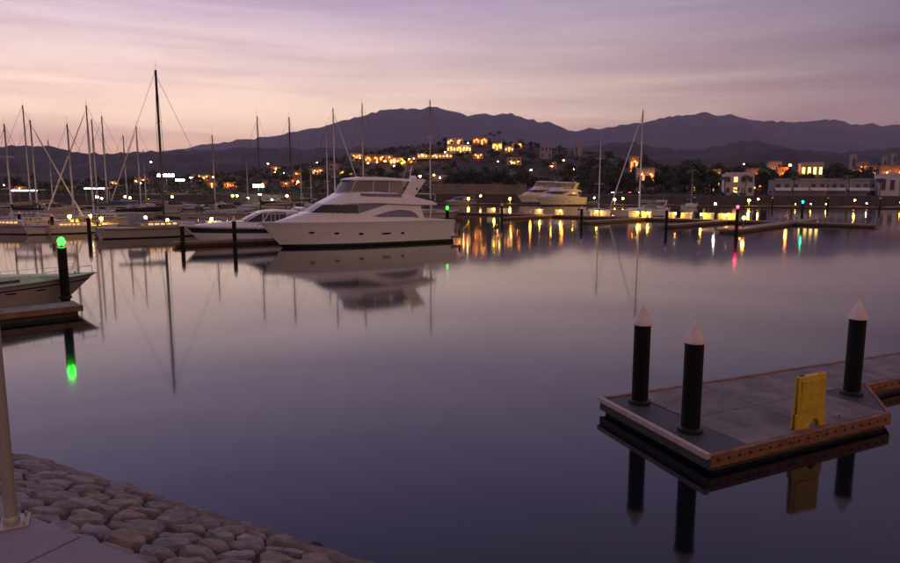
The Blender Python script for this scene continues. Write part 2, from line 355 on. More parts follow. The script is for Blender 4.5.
# ================================================================= FOREGROUND LEFT: walkway and revetment
WE = Vector((-2.32, 3.27)); WD = Vector((.884, -.468)).normalized(); WN = Vector((-WD.y, WD.x))   # along the edge, towards the water
WZ = 3.35; RUN = 4.95; BZ = 1.95
def wpt(s, t): return WE + WD * s + WN * t
def slab(a, b, t0, t1): return [wpt(a, t1), wpt(a, t0), wpt(b, t0), wpt(b, t1)]
wk = struct(MB().prism(slab(-40, 40, -60, -.02), -.5, WZ - .03).build('walkway', 'mortar'), 'concrete promenade above the stone bank')
ja = .62
for k in range(-7, 8):
    MB().prism(slab(ja + 1.9 * k + .006, ja + 1.9 * (k + 1) - .006, -2.4, 0.0), WZ - .12, WZ).build('slab', 'conc_walk', wk, bevel=.006)
    MB().prism(slab(ja + 1.9 * k + .006, ja + 1.9 * (k + 1) - .006, -4.9, -2.412), WZ - .12, WZ).build('slab', 'conc_walk', wk, bevel=.006)
bank = MB()
def bpt(s, t, up=0.0):
    q = wpt(s, t); z = BZ * (1 - t / RUN)
    nv = Vector((WN.x * BZ, WN.y * BZ, RUN)).normalized()
    return Vector((q.x, q.y, z)) + nv * up
rows = []
for i in range(60):
    s_ = -14 + 26 * i / 59
    rows.append([bpt(s_, -0.0 + RUN * 1.35 * j / 20, .03 * noise.noise(Vector((s_ * 2, j, 1)))) for j in range(21)])
emb = struct(bank.grid(rows).build('embankment', 'mortar', smooth=True), 'sloping bank of fitted stones between walkway and water')
# fitted stones: cells of a jittered layout, each shrunk, domed and set proud of the grout
cells = []; rs = random.Random(5); sx_, ty_ = .50, .39
nr = int((RUN - .25) / ty_) + 1
for r_ in range(-1, nr + 2):
    for c_ in range(-24, 25):
        cells.append((c_ * sx_ + (r_ % 2) * sx_ / 2 + rs.uniform(-.16, .16), .14 + r_ * ty_ + rs.uniform(-.10, .10)))
def clip(poly, p, q):
    m_ = ((p[0] + q[0]) / 2, (p[1] + q[1]) / 2); d = (q[0] - p[0], q[1] - p[1]); out = []
    f = lambda v: (v[0] - m_[0]) * d[0] + (v[1] - m_[1]) * d[1]
    for a, b in zip(poly, poly[1:] + poly[:1]):
        fa, fb = f(a), f(b)
        if fa <= 0: out.append(a)
        if fa * fb < 0:
            t = fa / (fa - fb); out.append((a[0] + (b[0] - a[0]) * t, a[1] + (b[1] - a[1]) * t))
    return out
nst = 0
for p in cells:
    if not (1.55 < p[1] < RUN - .16): continue
    if not (-9.0 < p[0] < 5.5): continue
    poly = [(p[0] - .6, p[1] - .6), (p[0] + .6, p[1] - .6), (p[0] + .6, p[1] + .6), (p[0] - .6, p[1] + .6)]
    for q in cells:
        if q is p or abs(q[0] - p[0]) > 1.1 or abs(q[1] - p[1]) > 1.1: continue
        poly = clip(poly, p, q)
    if len(poly) < 3: continue
    cx = sum(v[0] for v in poly) / len(poly); cy2 = sum(v[1] for v in poly) / len(poly)
    # resample outline to 11 points, rounding corners
    ring = []
    for k in range(11):
        an = 2 * math.pi * k / 11 + rs.uniform(-.12, .12); dx, dy = math.cos(an), math.sin(an); best = 9
        for a, b in zip(poly, poly[1:] + poly[:1]):
            ex, ey = b[0] - a[0], b[1] - a[1]; den = dx * ey - dy * ex
            if abs(den) < 1e-9: continue
            t = ((a[0] - cx) * ey - (a[1] - cy2) * ex) / den; u = ((a[0] - cx) * dy - (a[1] - cy2) * dx) / den
            if t > 0 and -.01 <= u <= 1.01: best = min(best, t)
        ring.append((dx, dy, min(best, .45) * rs.uniform(.95, 1.06)))
    hh = rs.uniform(.05, .12); tl = (rs.uniform(-.25, .25), rs.uniform(-.2, .3)); m_ = MB(); vs = []
    for sc_, up in ((.97, -.06), (.93, hh * .45), (.80, hh * .86), (.42, hh * 1.0)):
        for dx, dy, r0 in ring:
            rr = r0 * sc_ - .012; j_ = rs.uniform(-.014, .014) if up > 0 else 0
            vs.append(bpt(cx + dx * rr, cy2 + dy * rr, up + j_ + (tl[0] * dx + tl[1] * dy) * rr * (.5 if up > 0 else 0)))
    vs.append(bpt(cx, cy2, hh * rs.uniform(.95, 1.1)))
    fs = [(i * 11 + k, i * 11 + (k + 1) % 11, (i + 1) * 11 + (k + 1) % 11, (i + 1) * 11 + k) for i in range(3) for k in range(11)] + [(33 + k, 33 + (k + 1) % 11, 44) for k in range(11)]
    m_.add(vs, fs).build('stone', rs.choice(['rock', 'rock', 'rock', 'rock2', 'rock3']), emb, smooth=R(32)); nst += 1
# silty toe of the bank
rows = []
for i in range(160):
    s_ = -9 + 16 * i / 159; row = []
    for j in range(9):
        t = RUN - .36 + .66 * j / 8 + .05 * noise.noise(Vector((s_ * 1.2, 7, j * .3)))
        row.append(bpt(s_, t, (-.08 if j == 0 else .02) + .055 * math.sin(math.pi * min(1, j / 6)) + .035 * noise.noise(Vector((s_ * 3.0, j * .7, 2))) - (.05 * max(0, j - 5))))
    rows.append(row)
MB().grid(rows).build('bank_toe', 'toe', emb, smooth=True)
for k, (s_, t, r0) in enumerate([(-4.4, RUN + .02, .13), (-3.1, RUN + .06, .10), (-1.2, RUN + .07, .12), (.0, RUN + .05, .09), (3.1, RUN + .09, .14), (.55, RUN + .1, .16), (.8, RUN + .12, .12), (1.6, RUN + .1, .15), (1.85, RUN + .14, .11), (-2.2, RUN + .08, .12), (2.5, RUN + .1, .13)]):
    m_ = MB().ball((0, 0, 0), r0, 9, 6, .5); o = m_.build('toe_stone', 'algae', emb, smooth=True); o.location = bpt(s_, t, .0); o.rotation_euler = (.2 * k, .1, k); o.scale = (1.5, .9, .8)
# post on the walkway
pb = at(12, 524, WZ)
pp = thing('walkway_post', 'slim tan metal post bolted to the walkway slab', 'post', (pb.x, pb.y, WZ))
MB().lathe([(.029, .012), (.029, 2.2), (.026, 3.6)], 16).build('shaft', 'galv', pp, smooth=SM)
MB().lathe([(.037, .012), (.037, .03), (.03, .045)], 16).build('collar', 'galv', pp, smooth=SM)
MB().box((0, 0, .006), (.15, .15, .012), .5).build('base_plate', 'galv', pp, bevel=.003)
for a in range(4):
    MB().lathe([(.008, .012), (.008, .024), (.006, .03)], 6, (.072 * math.cos(.5 + math.pi / 4 + a * math.pi / 2) * 1.1, .072 * math.sin(.5 + math.pi / 4 + a * math.pi / 2) * 1.1, 0)).build('bolt', 'galv', pp)
MB().lathe([(.027, 3.6), (.036, 3.62), (.02, 3.68)], 12).build('cap', 'galv', pp)
# ================================================================= FOREGROUND RIGHT: floating dock
DB = at(712, 456, .35); D1 = Vector((.9, .434)).normalized(); D2 = Vector((-D1.y, D1.x)); DRZ = heading(D1)
fd = thing('floating_dock', 'near concrete floating dock with rust brown timber edge and bare T shaped end', 'dock', (DB.x, DB.y, 0), DRZ)
def quad(a, b, c, d, z0, z1, name, mat, par=fd, bevel=.008): return MB().prism([a, b, c, d], z0, z1).build(name, mat, par, bevel=bevel)
g = .008
# float body below the deck
MB().prism([(.12, .1), (5.15, .1), (5.15, 1.5), (16, 1.75), (16, 3.0), (.42, 3.42)], -.25, .12).build('float', 'conc_dark', fd)
# the front run of panels and the long run behind, with the seam between them
Lx = lambda t: .36 * t / 3.55
seam = 1.62
back = lambda x: 3.53 - .036 * x
xs = [1.02, 2.95, 5.18]
for a, b in zip(xs, xs[1:]): quad((a + g, .13), (b - g, .13), (b - g, seam - g), (a + g, seam - g), .2, .35, 'deck_panel', 'conc')
xs = [1.12, 3.05, 5.4, 7.9, 10.4, 12.9, 15.4]
for i, (a, b) in enumerate(zip(xs, xs[1:])):
    quad((a + g, seam + g), (b - g, seam + g), (b - g, back(b) - .14), (a + g, back(a) - .14), .2, .35, 'deck_panel', 'conc')
quad((.05, .13), (1.02 - g, .13), (1.12 - g, back(1) - .14), (.36, back(.4) - .14), .2, .345, 'end_plate', 'conc_dark')
MB().prism([(5.2, .16), (6.75, seam - g), (5.2, seam - g)], .22, .343).build('corner_plate', 'conc_dark', fd, bevel=.006)
# timber walers
def waler(a, b, z0, z1, th, name, mat):
    a = Vector(a); b = Vector(b); d = (b - a).normalized(); n = Vector((d.y, -d.x)) * th
    return MB().prism([a, a + n, b + n, b], z0, z1).build(name, mat, fd, bevel=.01)
waler((.0, .125), (5.2, .125), .10, .345, .11, 'waler', 'wood'); waler((6.8, seam - .01), (15.4, seam + .05), .10, .345, .11, 'waler', 'wood')
waler((5.2, .125), (6.8, seam), .10, .338, .08, 'waler', 'wood')
waler((15.4, back(15.4) - .12), (.36, back(.36) - .12), .10, .362, .11, 'waler', 'wood')
waler((.36, back(.3) - .02), (.0, .02), .275, .385, .10, 'end_rub_rail', 'woodpale')
waler((.36, back(.3) - .02), (.0, .02), .08, .27, .04, 'end_board', 'conc_dark')
for k in range(19):  # raised black discs stand for the dark of recessed bolt holes
    x = .18 + k * .268
    MB().lathe([(.03, -.012), (.03, .004), (.018, .006)], 8).build('bolt', 'hole_shade', fd).matrix_local = Matrix.Translation((x, .0125, .235)) @ Matrix.Rotation(R(90), 4, 'X')
for k in range(22):
    x = 6.95 + k * .268
    MB().lathe([(.03, -.012), (.03, .004), (.018, .006)], 8).build('bolt', 'hole_shade', fd).matrix_local = Matrix.Translation((x, seam - .12 + .007 * (x - 6.8), .235)) @ Matrix.Rotation(R(90), 4, 'X')
for x, y in ((4.75, 3.17), (9.4, 3.0), (3.9, .32)):
    c_ = MB(); c_.tube([(x - .14, y, .42), (x + .14, y, .42)], [.016, .016], 8); c_.box((x - .05, y, .385), (.03, .04, .07)); c_.box((x + .05, y, .385), (.03, .04, .07))
    c_.build('cleat', 'galv', fd)
def piling(px, py, label, dk=.35, top=2.57, light=None, r=.178, name='piling', pos=None, collar=True, cap='cap', sides=20, group=None):
    b = pos if pos is not None else at(px, py, dk)
    t = thing(name, label, 'piling', (b.x, b.y, 0), rng.uniform(0, 6), group)
    ch = .43 * top / 2.57 if not light else .0
    MB().lathe([(r, -3), (r * 1.0, top - ch)], sides).build('shaft', 'pile', t, smooth=SM)
    if light:
        MB().lathe([(r * 1.08, top), (r * 1.08, top + .05), (r * .3, top + .09)], 14).build('cap', 'black', t, smooth=SM)
        MB().lathe([(.05, top + .09), (.05, top + .22)], 10).build('lantern_base', 'black', t)
        MB().lathe([(.09, top + .18), (.13, top + .23), (.14, top + .38), (.10, top + .46), (.03, top + .5)], 12).build('lantern', light, t, smooth=SM)
    else:
        MB().lathe([(r * 1.12, top - ch - .03), (r * 1.14, top - ch + .02), (r * .06, top - .015), (.004, top)], sides).build('cap', cap, t, smooth=R(50))
    if collar:
        MB().lathe([(r * 1.02, dk - .02), (r * 1.35, dk - .02), (r * 1.35, dk + .07), (r * 1.02, dk + .1)], sides).build('guide_collar', 'black', t, smooth=SM)
    return t
piling(639.5, 403, 'black piling with white cone cap at outer corner of near dock end')
piling(690, 431, 'black piling with white cone cap near the front corner of near dock end')
piling(851.5, 394, 'black piling with white cone cap at inner corner plate behind yellow board')
# yellow plastic board (two leaves of a folding stand)
sgp = DB.xy + D1 * 2.42 + D2 * .17
ys = thing('yellow_board', 'yellow moulded plastic folding board with cut-out feet on the near dock', 'barrier board', (sgp.x, sgp.y, .352), DRZ - .02)
def leaf(y0, y1, lean):
    ol = [(.0, 0), (.0, .30), (.045, .32), (.045, 1.03), (.06, 1.06), (.80, 1.08), (.815, 1.05), (.80, .32), (.845, .28), (.845, 0), (.68, 0), (.665, .09), (.60, .15), (.53, .17), (.46, .15), (.40, .09), (.36, 0)]
    m_ = MB().xzprism(ol, y0, y1)
    m_.v = [(x, y + lean * z, z) for x, y, z in m_.v]; return m_
leaf(0, .045, .02).build('front_leaf', 'yellow', ys, bevel=.012)
leaf(.10, .145, -.02).build('rear_leaf', 'yellow', ys, bevel=.012)
MB().xzprism([(.10, .38), (.75, .38), (.75, .98), (.10, .98)], -.006, .02).build('raised_panel', 'yellow', ys, bevel=.008)
for x in (.16, .68): MB().tube([(x - .05, .07, 1.07), (x + .05, .07, 1.07)], .014, 8).build('hinge', 'black', ys)
# ================================================================= BOAT BUILDERS (local: x forward from the stern, y to port, z up from the waterline)
class Hull:
    def __init__(s, L, B, fs, fb, tw=.86, rake=.09, full=2.2, mid=.45, keel=.55, flare=.16, sag=0.0, trans=0.0):
        s.__dict__.update(L=L, B=B, fs=fs, fb=fb, tw=tw, rake=rake, full=full, mid=mid, keel=keel, flare=flare, sag=sag, trans=trans)
    def sheer(s, t): return s.fs + (s.fb - s.fs) * t ** 1.6 - s.sag * 4 * t * (1 - t)
    def beam(s, t):
        if t < s.mid: return s.B / 2 * (s.tw + (1 - s.tw) * math.sin(math.pi / 2 * t / s.mid))
        u = (t - s.mid) / (1 - s.mid); return s.B / 2 * max(0.004, (1 - u ** s.full)) ** .85
    def pt(s, t, q, side=1):
        sh = s.sheer(t); z = -s.keel + q * (sh + s.keel); h = max(0, min(1, z / sh))
        b = s.beam(t); bw = b * (1 - s.flare - .45 * t ** 5)
        y = bw * (max(0, q) / (s.keel / (s.keel + sh))) ** .5 if z < 0 else bw + (b - bw) * h ** 1.35
        x = t * s.L - s.rake * s.L * (1 - h) * t ** 5 - (.6 * s.rake * s.L * -min(0, z) / s.keel) * t ** 5 + s.trans * (1 - t) ** 8 * h
        return Vector((x, y * side, z))
    def rows(s, nt_=44, nq=12, q0=0.0, q1=1.0):
        out = []
        for i in range(nt_ + 1):
            t = i / nt_; t = 1 - (1 - t) ** 1.25
            out.append([s.pt(t, q0 + (q1 - q0) * j / nq, 1) for j in range(nq, -1, -1)] + [s.pt(t, q0 + (q1 - q0) * j / nq, -1) for j in range(1 if q0 == 0 else 0, nq + 1)])
        return out
    def build(s, par, mat, boot='boot', bootz=.16, deck='deckw', decklow=.08, name='hull'):
        r = s.rows(); m = MB().grid(r); m.add(r[0], [tuple(range(len(r[0])))]); s.obj = m.build(name, mat, par, smooth=SM, fix=True)
        if boot: s.band(par, -.02, bootz, boot, 'boot_stripe')
        rows = []
        for i in range(31):
            t = i / 30 * .995; p = s.pt(t, 1); z = p.z - decklow
            rows.append([(p.x, p.y * k * .985, z + .05 * (1 - k * k)) for k in (1, .5, 0, -.5, -1)])
        MB().grid(rows).build('deck', deck, par, smooth=True)
        g = MB(); 
        for sd in (1, -1): g.tube([s.pt(t / 30 * .998, 1, sd) for t in range(31)], .035, 5)
        g.build('gunwale', mat, par, smooth=True)
    def band(s, par, z0, z1, mat, name, t0=0.0, t1=1.0, off=.012, rel=False):
        for sd in (1, -1):
            rows = []
            for i in range(41):
                t = t0 + (t1 - t0) * i / 40; sh = s.sheer(t)
                row = []
                for k in range(4):
                    z = (z0 + (z1 - z0) * k / 3) if not rel else sh * (z0 + (z1 - z0) * k / 3)
                    p = s.pt(t, (z + s.keel) / (sh + s.keel), sd); row.append((p.x + off * t, p.y + sd * off, p.z))
                rows.append(row)
            MB().grid(rows, sd < 0).build(name, mat, s.obj, smooth=True)
    def yat(s, x, z):
        t = x / s.L
        for _ in range(12):
            q = (z + s.keel) / (s.sheer(t) + s.keel); p = s.pt(t, q); t = min(.999, max(0, t + (x - p.x) / s.L))
        return p.y
    def port(s, par, x, z, rx, rz, mat='glass', name='porthole', sides=(1, -1)):
        for sd in sides:
            m = MB(); n = 14; e = .9
            ring = [(x + rx * math.copysign(abs(math.cos(a)) ** e, math.cos(a)), z + rz * math.copysign(abs(math.sin(a)) ** e, math.sin(a))) for a in [2 * math.pi * k / n for k in range(n)]]
            vs = [(a, sd * (s.yat(a, b) + .014), b) for a, b in ring]; m.add(vs, [tuple(range(n)) if sd < 0 else tuple(range(n))[::-1]]); m.build(name, mat, s.obj)
    def rail(s, par, t0, t1, h, r=.016, inset=.07, mid=True, posts=7, sides=(1, -1), pulpit=True):
        m = MB()
        def P(t, sd, z):
            p = s.pt(t, 1, sd); return Vector((p.x - .05, p.y - sd * min(inset, abs(p.y)), p.z + z))
        for sd in sides:
            for z in ((h, h * .5) if mid else (h,)):
                m.tube([P(t0 + (t1 - t0) * i / 16, sd, z) for i in range(17)], r, 5)
            for i in range(posts + 1):
                t = t0 + (t1 - t0) * i / posts; m.tube([P(t, sd, -.04), P(t, sd, h)], r, 5)
        m.build('rail', 'steel', par)
class House:
    """deckhouse lofted along x: secs = [(x, z_base, z_top, halfwidth_base, halfwidth_top)]"""
    def __init__(s, secs, cr=.16, nx=70): s.secs = secs; s.cr = cr; s.nx = nx
    def sec(s, x):
        S = s.secs
        for a, b in zip(S, S[1:]):
            if a[0] <= x <= b[0]:
                t = (x - a[0]) / max(1e-6, b[0] - a[0]); t = t
                return tuple(a[k] + (b[k] - a[k]) * t for k in range(5))
        return S[-1] if x > S[-1][0] else S[0]
    def ring(s, x, sd, off=0.0, n=22):
        _, zb, zt, wb, wt = s.sec(x); h = max(1e-3, zt - zb); c = min(s.cr, h * .45); pts = []
        for k in range(n + 1):
            u = k / n
            if u < .62: v = u / .62; z = zb + (h - c) * v; y = wb + (wt - wb) * v * (h - c) / h
            elif u < .8:
                a = (u - .62) / .18 * math.pi / 2; z = zt - c + c * math.sin(a); y = wt - c * 1.0 * (1 - math.cos(a)) * 1.0
            else: v = (u - .8) / .2; y = (wt - c) * (1 - v); z = zt + .05 * v
            pts.append(Vector((x, max(0, y) * sd, z)))
        return pts
    def full(s, x): return s.ring(x, 1) + s.ring(x, -1)[::-1][1:]
    def build(s, par, mat, name='deckhouse'):
        x0, x1 = s.secs[0][0], s.secs[-1][0]; xs = sorted(set([x0 + (x1 - x0) * i / s.nx for i in range(s.nx + 1)] + [q[0] for q in s.secs]))
        rows = [s.full(x) for x in xs]; m = MB().grid(rows); m.add(rows[0], [tuple(range(len(rows[0])))]); m.add(rows[-1], [tuple(range(len(rows[-1])))[::-1]])
        s.obj = m.build(name, mat, par, smooth=R(30), fix=True); return s.obj
    def patch(s, par, pred, x0, x1, mat, name, sides=(1, -1), off=.02, nx=90, n=60):
        for sd in sides:
            m = MB(); xs = [x0 + (x1 - x0) * i / nx for i in range(nx + 1)]; rows = [s.ring(x, sd, n=n) for x in xs]; idx = {}
            def V(i, j):
                if (i, j) not in idx:
                    a = rows[min(i + 1, nx)][j] - rows[max(i - 1, 0)][j]; b = rows[i][min(j + 1, n)] - rows[i][max(j - 1, 0)]
                    nn = a.cross(b) * sd; nn = nn.normalized() if nn.length > 1e-9 else Vector((0, sd, 0))
                    if nn.y * sd < 0 and nn.z < 0: nn = -nn
                    idx[(i, j)] = len(m.v); m.v.append(tuple(rows[i][j] + nn * off))
                return idx[(i, j)]
            for i in range(nx):
                for j in range(n):
                    c = (rows[i][j] + rows[i + 1][j + 1]) / 2
                    if pred(c.x, c.z, abs(c.y)):
                        q = (V(i, j), V(i, j + 1), V(i + 1, j + 1), V(i + 1, j)); m.f.append(q if sd < 0 else q[::-1])
            if m.f: m.build(name, mat, s.obj, smooth=True)
def fender(par_label, loc, z):
    t = thing('fender', par_label, 'fender', (loc[0], loc[1], z)); MB().lathe([(.02, -.36), (.11, -.3), (.12, 0), (.11, .3), (.02, .36)], 10).build('body', 'black', t, smooth=True)
    MB().tube([(0, 0, .34), (0, 0, .9)], .012, 5).build('rope', 'wire', t); return t
# ------------------------------------------------------------------ the large flybridge yacht
def flybridge_yacht(name, label, loc, rz, group=None, gel='gel'):
    t = thing(name, label, 'yacht', loc, rz, group)
    h = Hull(18.2, 5.0, 2.15, 2.25, tw=.88, rake=.105, full=2.1, mid=.42, flare=.13, trans=-.0)
    h.build(t, gel, bootz=.30)
    h.band(t, .905, .93, 'deckw', 'rubbing_strake', off=.03, rel=True)
    for x, z, rx, rz_ in ((14.1, 1.32, .26, .085), (12.0, 1.22, .24, .09), (9.8, 1.12, .23, .10), (7.35, 1.08, .52, .085), (5.7, 1.07, .20, .10)):
        h.port(t, x, z, rx, rz_)
    # swim platform and transom
    MB().prism([(-.95, -2.0), (.3, -2.15), (.3, 2.15), (-.95, 2.0)], .42, .58).build('swim_platform', 'teak', t, bevel=.03)
    MB().xzprism([(-.25, .58), (.4, .58), (1.25, 2.14), (.95, 2.14)], -2.0, 2.0).build('transom_coaming', gel, t, bevel=.03)
    # raised foredeck and saloon
    H1 = House([(3.2, 2.05, 2.35, 2.05, 2.0), (3.6, 2.05, 3.62, 2.05, 1.95), (6, 2.05, 3.85, 2.12, 1.92), (9, 2.05, 3.98, 2.14, 1.86), (11.2, 2.05, 3.98, 2.06, 1.72), (12.3, 2.05, 3.86, 1.98, 1.52), (13.1, 2.05, 3.62, 1.86, 1.30), (13.9, 2.05, 3.12, 1.72, 1.30), (14.6, 2.1, 2.92, 1.5, 1.15), (15.8, 2.12, 2.56, 1.1, .8), (16.9, 2.12, 2.26, .55, .35)], .14)
    H1.build(t, gel, 'saloon')
    lo = lambda x: 2.93 + .03 * (x - 9.8)
    def main_win(x, z, y):
        top = 3.72 if x > 8.9 else 3.78; bot = lo(x)
        if x < 9.9: bot = 2.93 + (9.9 - x) / 2.9 * .80; top = 3.76 + .02 * (9.9 - x)
        return bot < z < top and x < 14.0 and not (y < .04 and x > 12)
    H1.patch(t, lambda x, z, y: main_win(x, z, y) and x >= 9.9, 9.8, 14.2, 'glass', 'windscreen')
    H1.patch(t, lambda x, z, y: main_win(x, z, y) and x < 9.86, 6.9, 9.9, 'bglass', 'saloon_window')
    def arc(x, z, y):
        u = (x - 3.9) / 5.1
        if not 0 < u < 1: return False
        top = 2.46 + .74 * math.sin(math.pi * u ** .66) ** .85
        return 2.46 + .16 * u < z < top
    H1.patch(t, arc, 3.9, 9.1, 'bglass', 'aft_window')
    # flybridge deck with its sweeping overhang
    H2 = House([(1.7, 3.62, 3.72, 1.75, 1.7), (2.2, 3.60, 3.92, 2.0, 1.95), (4.6, 3.66, 4.45, 2.18, 2.0), (6.2, 3.76, 4.74, 2.16, 1.92), (8.5, 3.84, 4.86, 2.06, 1.8), (10.4, 3.84, 4.92, 1.92, 1.55), (11.0, 3.82, 4.72, 1.8, 1.4), (12.2, 3.80, 4.12, 1.55, 1.2), (12.9, 3.72, 3.82, 1.35, 1.1)], .12)
    H2.build(t, gel, 'flybridge')
    H2.patch(t, lambda x, z, y: 4.32 + .03 * (x - 5) < z < 4.74 and y > .8 and z < 4.62 + .02 * (x - 5), 5.6, 9.6, 'bglass', 'coaming_panel', n=70)
    # enclosure glass and hard top
    EN = [(5.0, 4.62), (5.6, 5.70), (10.0, 5.86), (10.75, 4.95)]
    def wall(pts2, y0, y1, nm, mt):
        for sd in (1, -1):
            m = MB(); m.add([(x, sd * (y0 if z < 5.2 else y1), z) for x, z in pts2], [(0, 1, 2, 3)]); m.build(nm, mt, t)
    wall([(5.1, 4.66), (5.4, 5.86), (9.9, 5.86), (10.55, 4.9)], 1.72, 1.52, 'side_enclosure', 'clear')
    rows = []
    for k in range(13):
        a = -math.pi / 2 + math.pi * k / 12
        rows.append([(10.55 + .55 * math.cos(a), 1.72 * math.sin(a), 4.86), (9.9 + .5 * math.cos(a), 1.52 * math.sin(a), 5.86)])
    MB().grid(rows).build('wind_deflector', 'clear', t, smooth=True)
    for x0, x1 in ((6.6, 6.75), (8.2, 8.35), (9.9, 10.5)):
        for sd in (1, -1): MB().tube([(x1, sd * 1.71, 4.85), (x0, sd * 1.53, 5.9)], .03, 6).build('stanchion', gel, t)
    HT = House([(4.4, 5.86, 5.94, 1.3, 1.2), (5.0, 5.84, 6.05, 1.6, 1.5), (7, 5.88, 6.16, 1.7, 1.5), (9.2, 5.88, 6.14, 1.62, 1.4), (10.2, 5.88, 6.04, 1.3, 1.1), (10.6, 5.9, 5.96, .8, .6)], .09); HT.build(t, gel, 'hardtop')
    # helm console and seats seen through the glass
    MB().box((9.2, .4, 5.0), (.6, 1.2, .7)).build('helm_console', 'gel2', t, bevel=.05); MB().box((8.2, .4, 5.05), (.5, 1.1, .8)).build('helm_seat', 'gel2', t, bevel=.05)
    # raked radar arch
    for sd in (1, -1):
        m = MB(); m.xzprism([(5.45, 4.5), (4.35, 4.2), (2.95, 5.92), (3.5, 6.02), (4.5, 6.02)], sd * 1.78 - .09, sd * 1.78 + .09); m.build('radar_arch_leg', gel, t, bevel=.04)
        MB().lathe([(.10, 0), (.10, .03), (.03, .035)], 12).build('deck_speaker', 'black', t).matrix_local = Matrix.Translation((3.95, sd * 1.868, 5.12)) @ Matrix.Rotation(R(-90 * sd), 4, 'X')
    MB().xzprism([(2.95, 5.9), (3.05, 6.02), (4.5, 6.04), (4.5, 5.92)], -1.72, 1.72).build('radar_arch_top', gel, t, bevel=.03)
    MB().box((4.3, .5, 5.88), (.12, 1.6, .05)).build('deck_light', 'cablit', t)
    MB().lathe([(.25, 6.04), (.3, 6.1), (.3, 6.25), (.2, 6.33), (.02, 6.36)], 14, (3.7, .7, 0)).build('radar_dome', gel, t, smooth=True)
    m = MB(); m.tube([(3.5, -.5, 6.0), (3.2, -.5, 7.35)], [.05, .03], 6); m.tube([(3.35, -.85, 6.9), (3.35, -.15, 6.9)], .03, 5); m.tube([(3.8, -1.4, 6.0), (3.0, -1.4, 8.3)], [.015, .006], 5); m.build('antenna', gel, t)
    h.rail(t, .56, .985, .75, mid=False, posts=9)
    m = MB()
    for sd in (1, -1): m.tube([(1.9, sd * 1.72, 3.9), (1.9, sd * 1.72, 4.6), (4.3, sd * 1.86, 4.75)], .02, 5)
    m.tube([(1.9, 1.72, 4.6), (1.9, -1.72, 4.6)], .02, 5); m.build('aft_rail', 'steel', t)
    for sd in (1, -1): MB().tube([(2.6, sd * 1.85, 2.1), (2.35, sd * 1.85, 3.65)], .06, 8).build('overhang_post', gel, t)
    MB().box((3.25, 0, 2.85), (.06, 2.6, 1.3)).build('saloon_door', 'glass', t)
    m = MB(); m.tube([(17.9, 0, 2.15), (18.35, 0, 2.12), (18.3, 0, 1.7)], .06, 6); m.build('anchor', 'steel', t)
    return t
HU = Vector((-.8575, -.5145)).normalized(); HN = Vector((-HU.y, HU.x))          # heading of the big yacht; HN points to its port side (towards the near water)
hs = Vector((.49, 63.99)) - HN * 2.25
flybridge_yacht('motor_yacht', 'large white flybridge motor yacht with oval portholes and black waterline', (hs.x, hs.y, 0), heading(HU))
for k, x in enumerate((.4, 1.0)):
    q = hs + HU * x + HN * -2.75; 
q = hs + HU * -1.15 + HN * 1.2; fender('black cylindrical fender hanging at the big yacht stern', (q.x, q.y), .75)
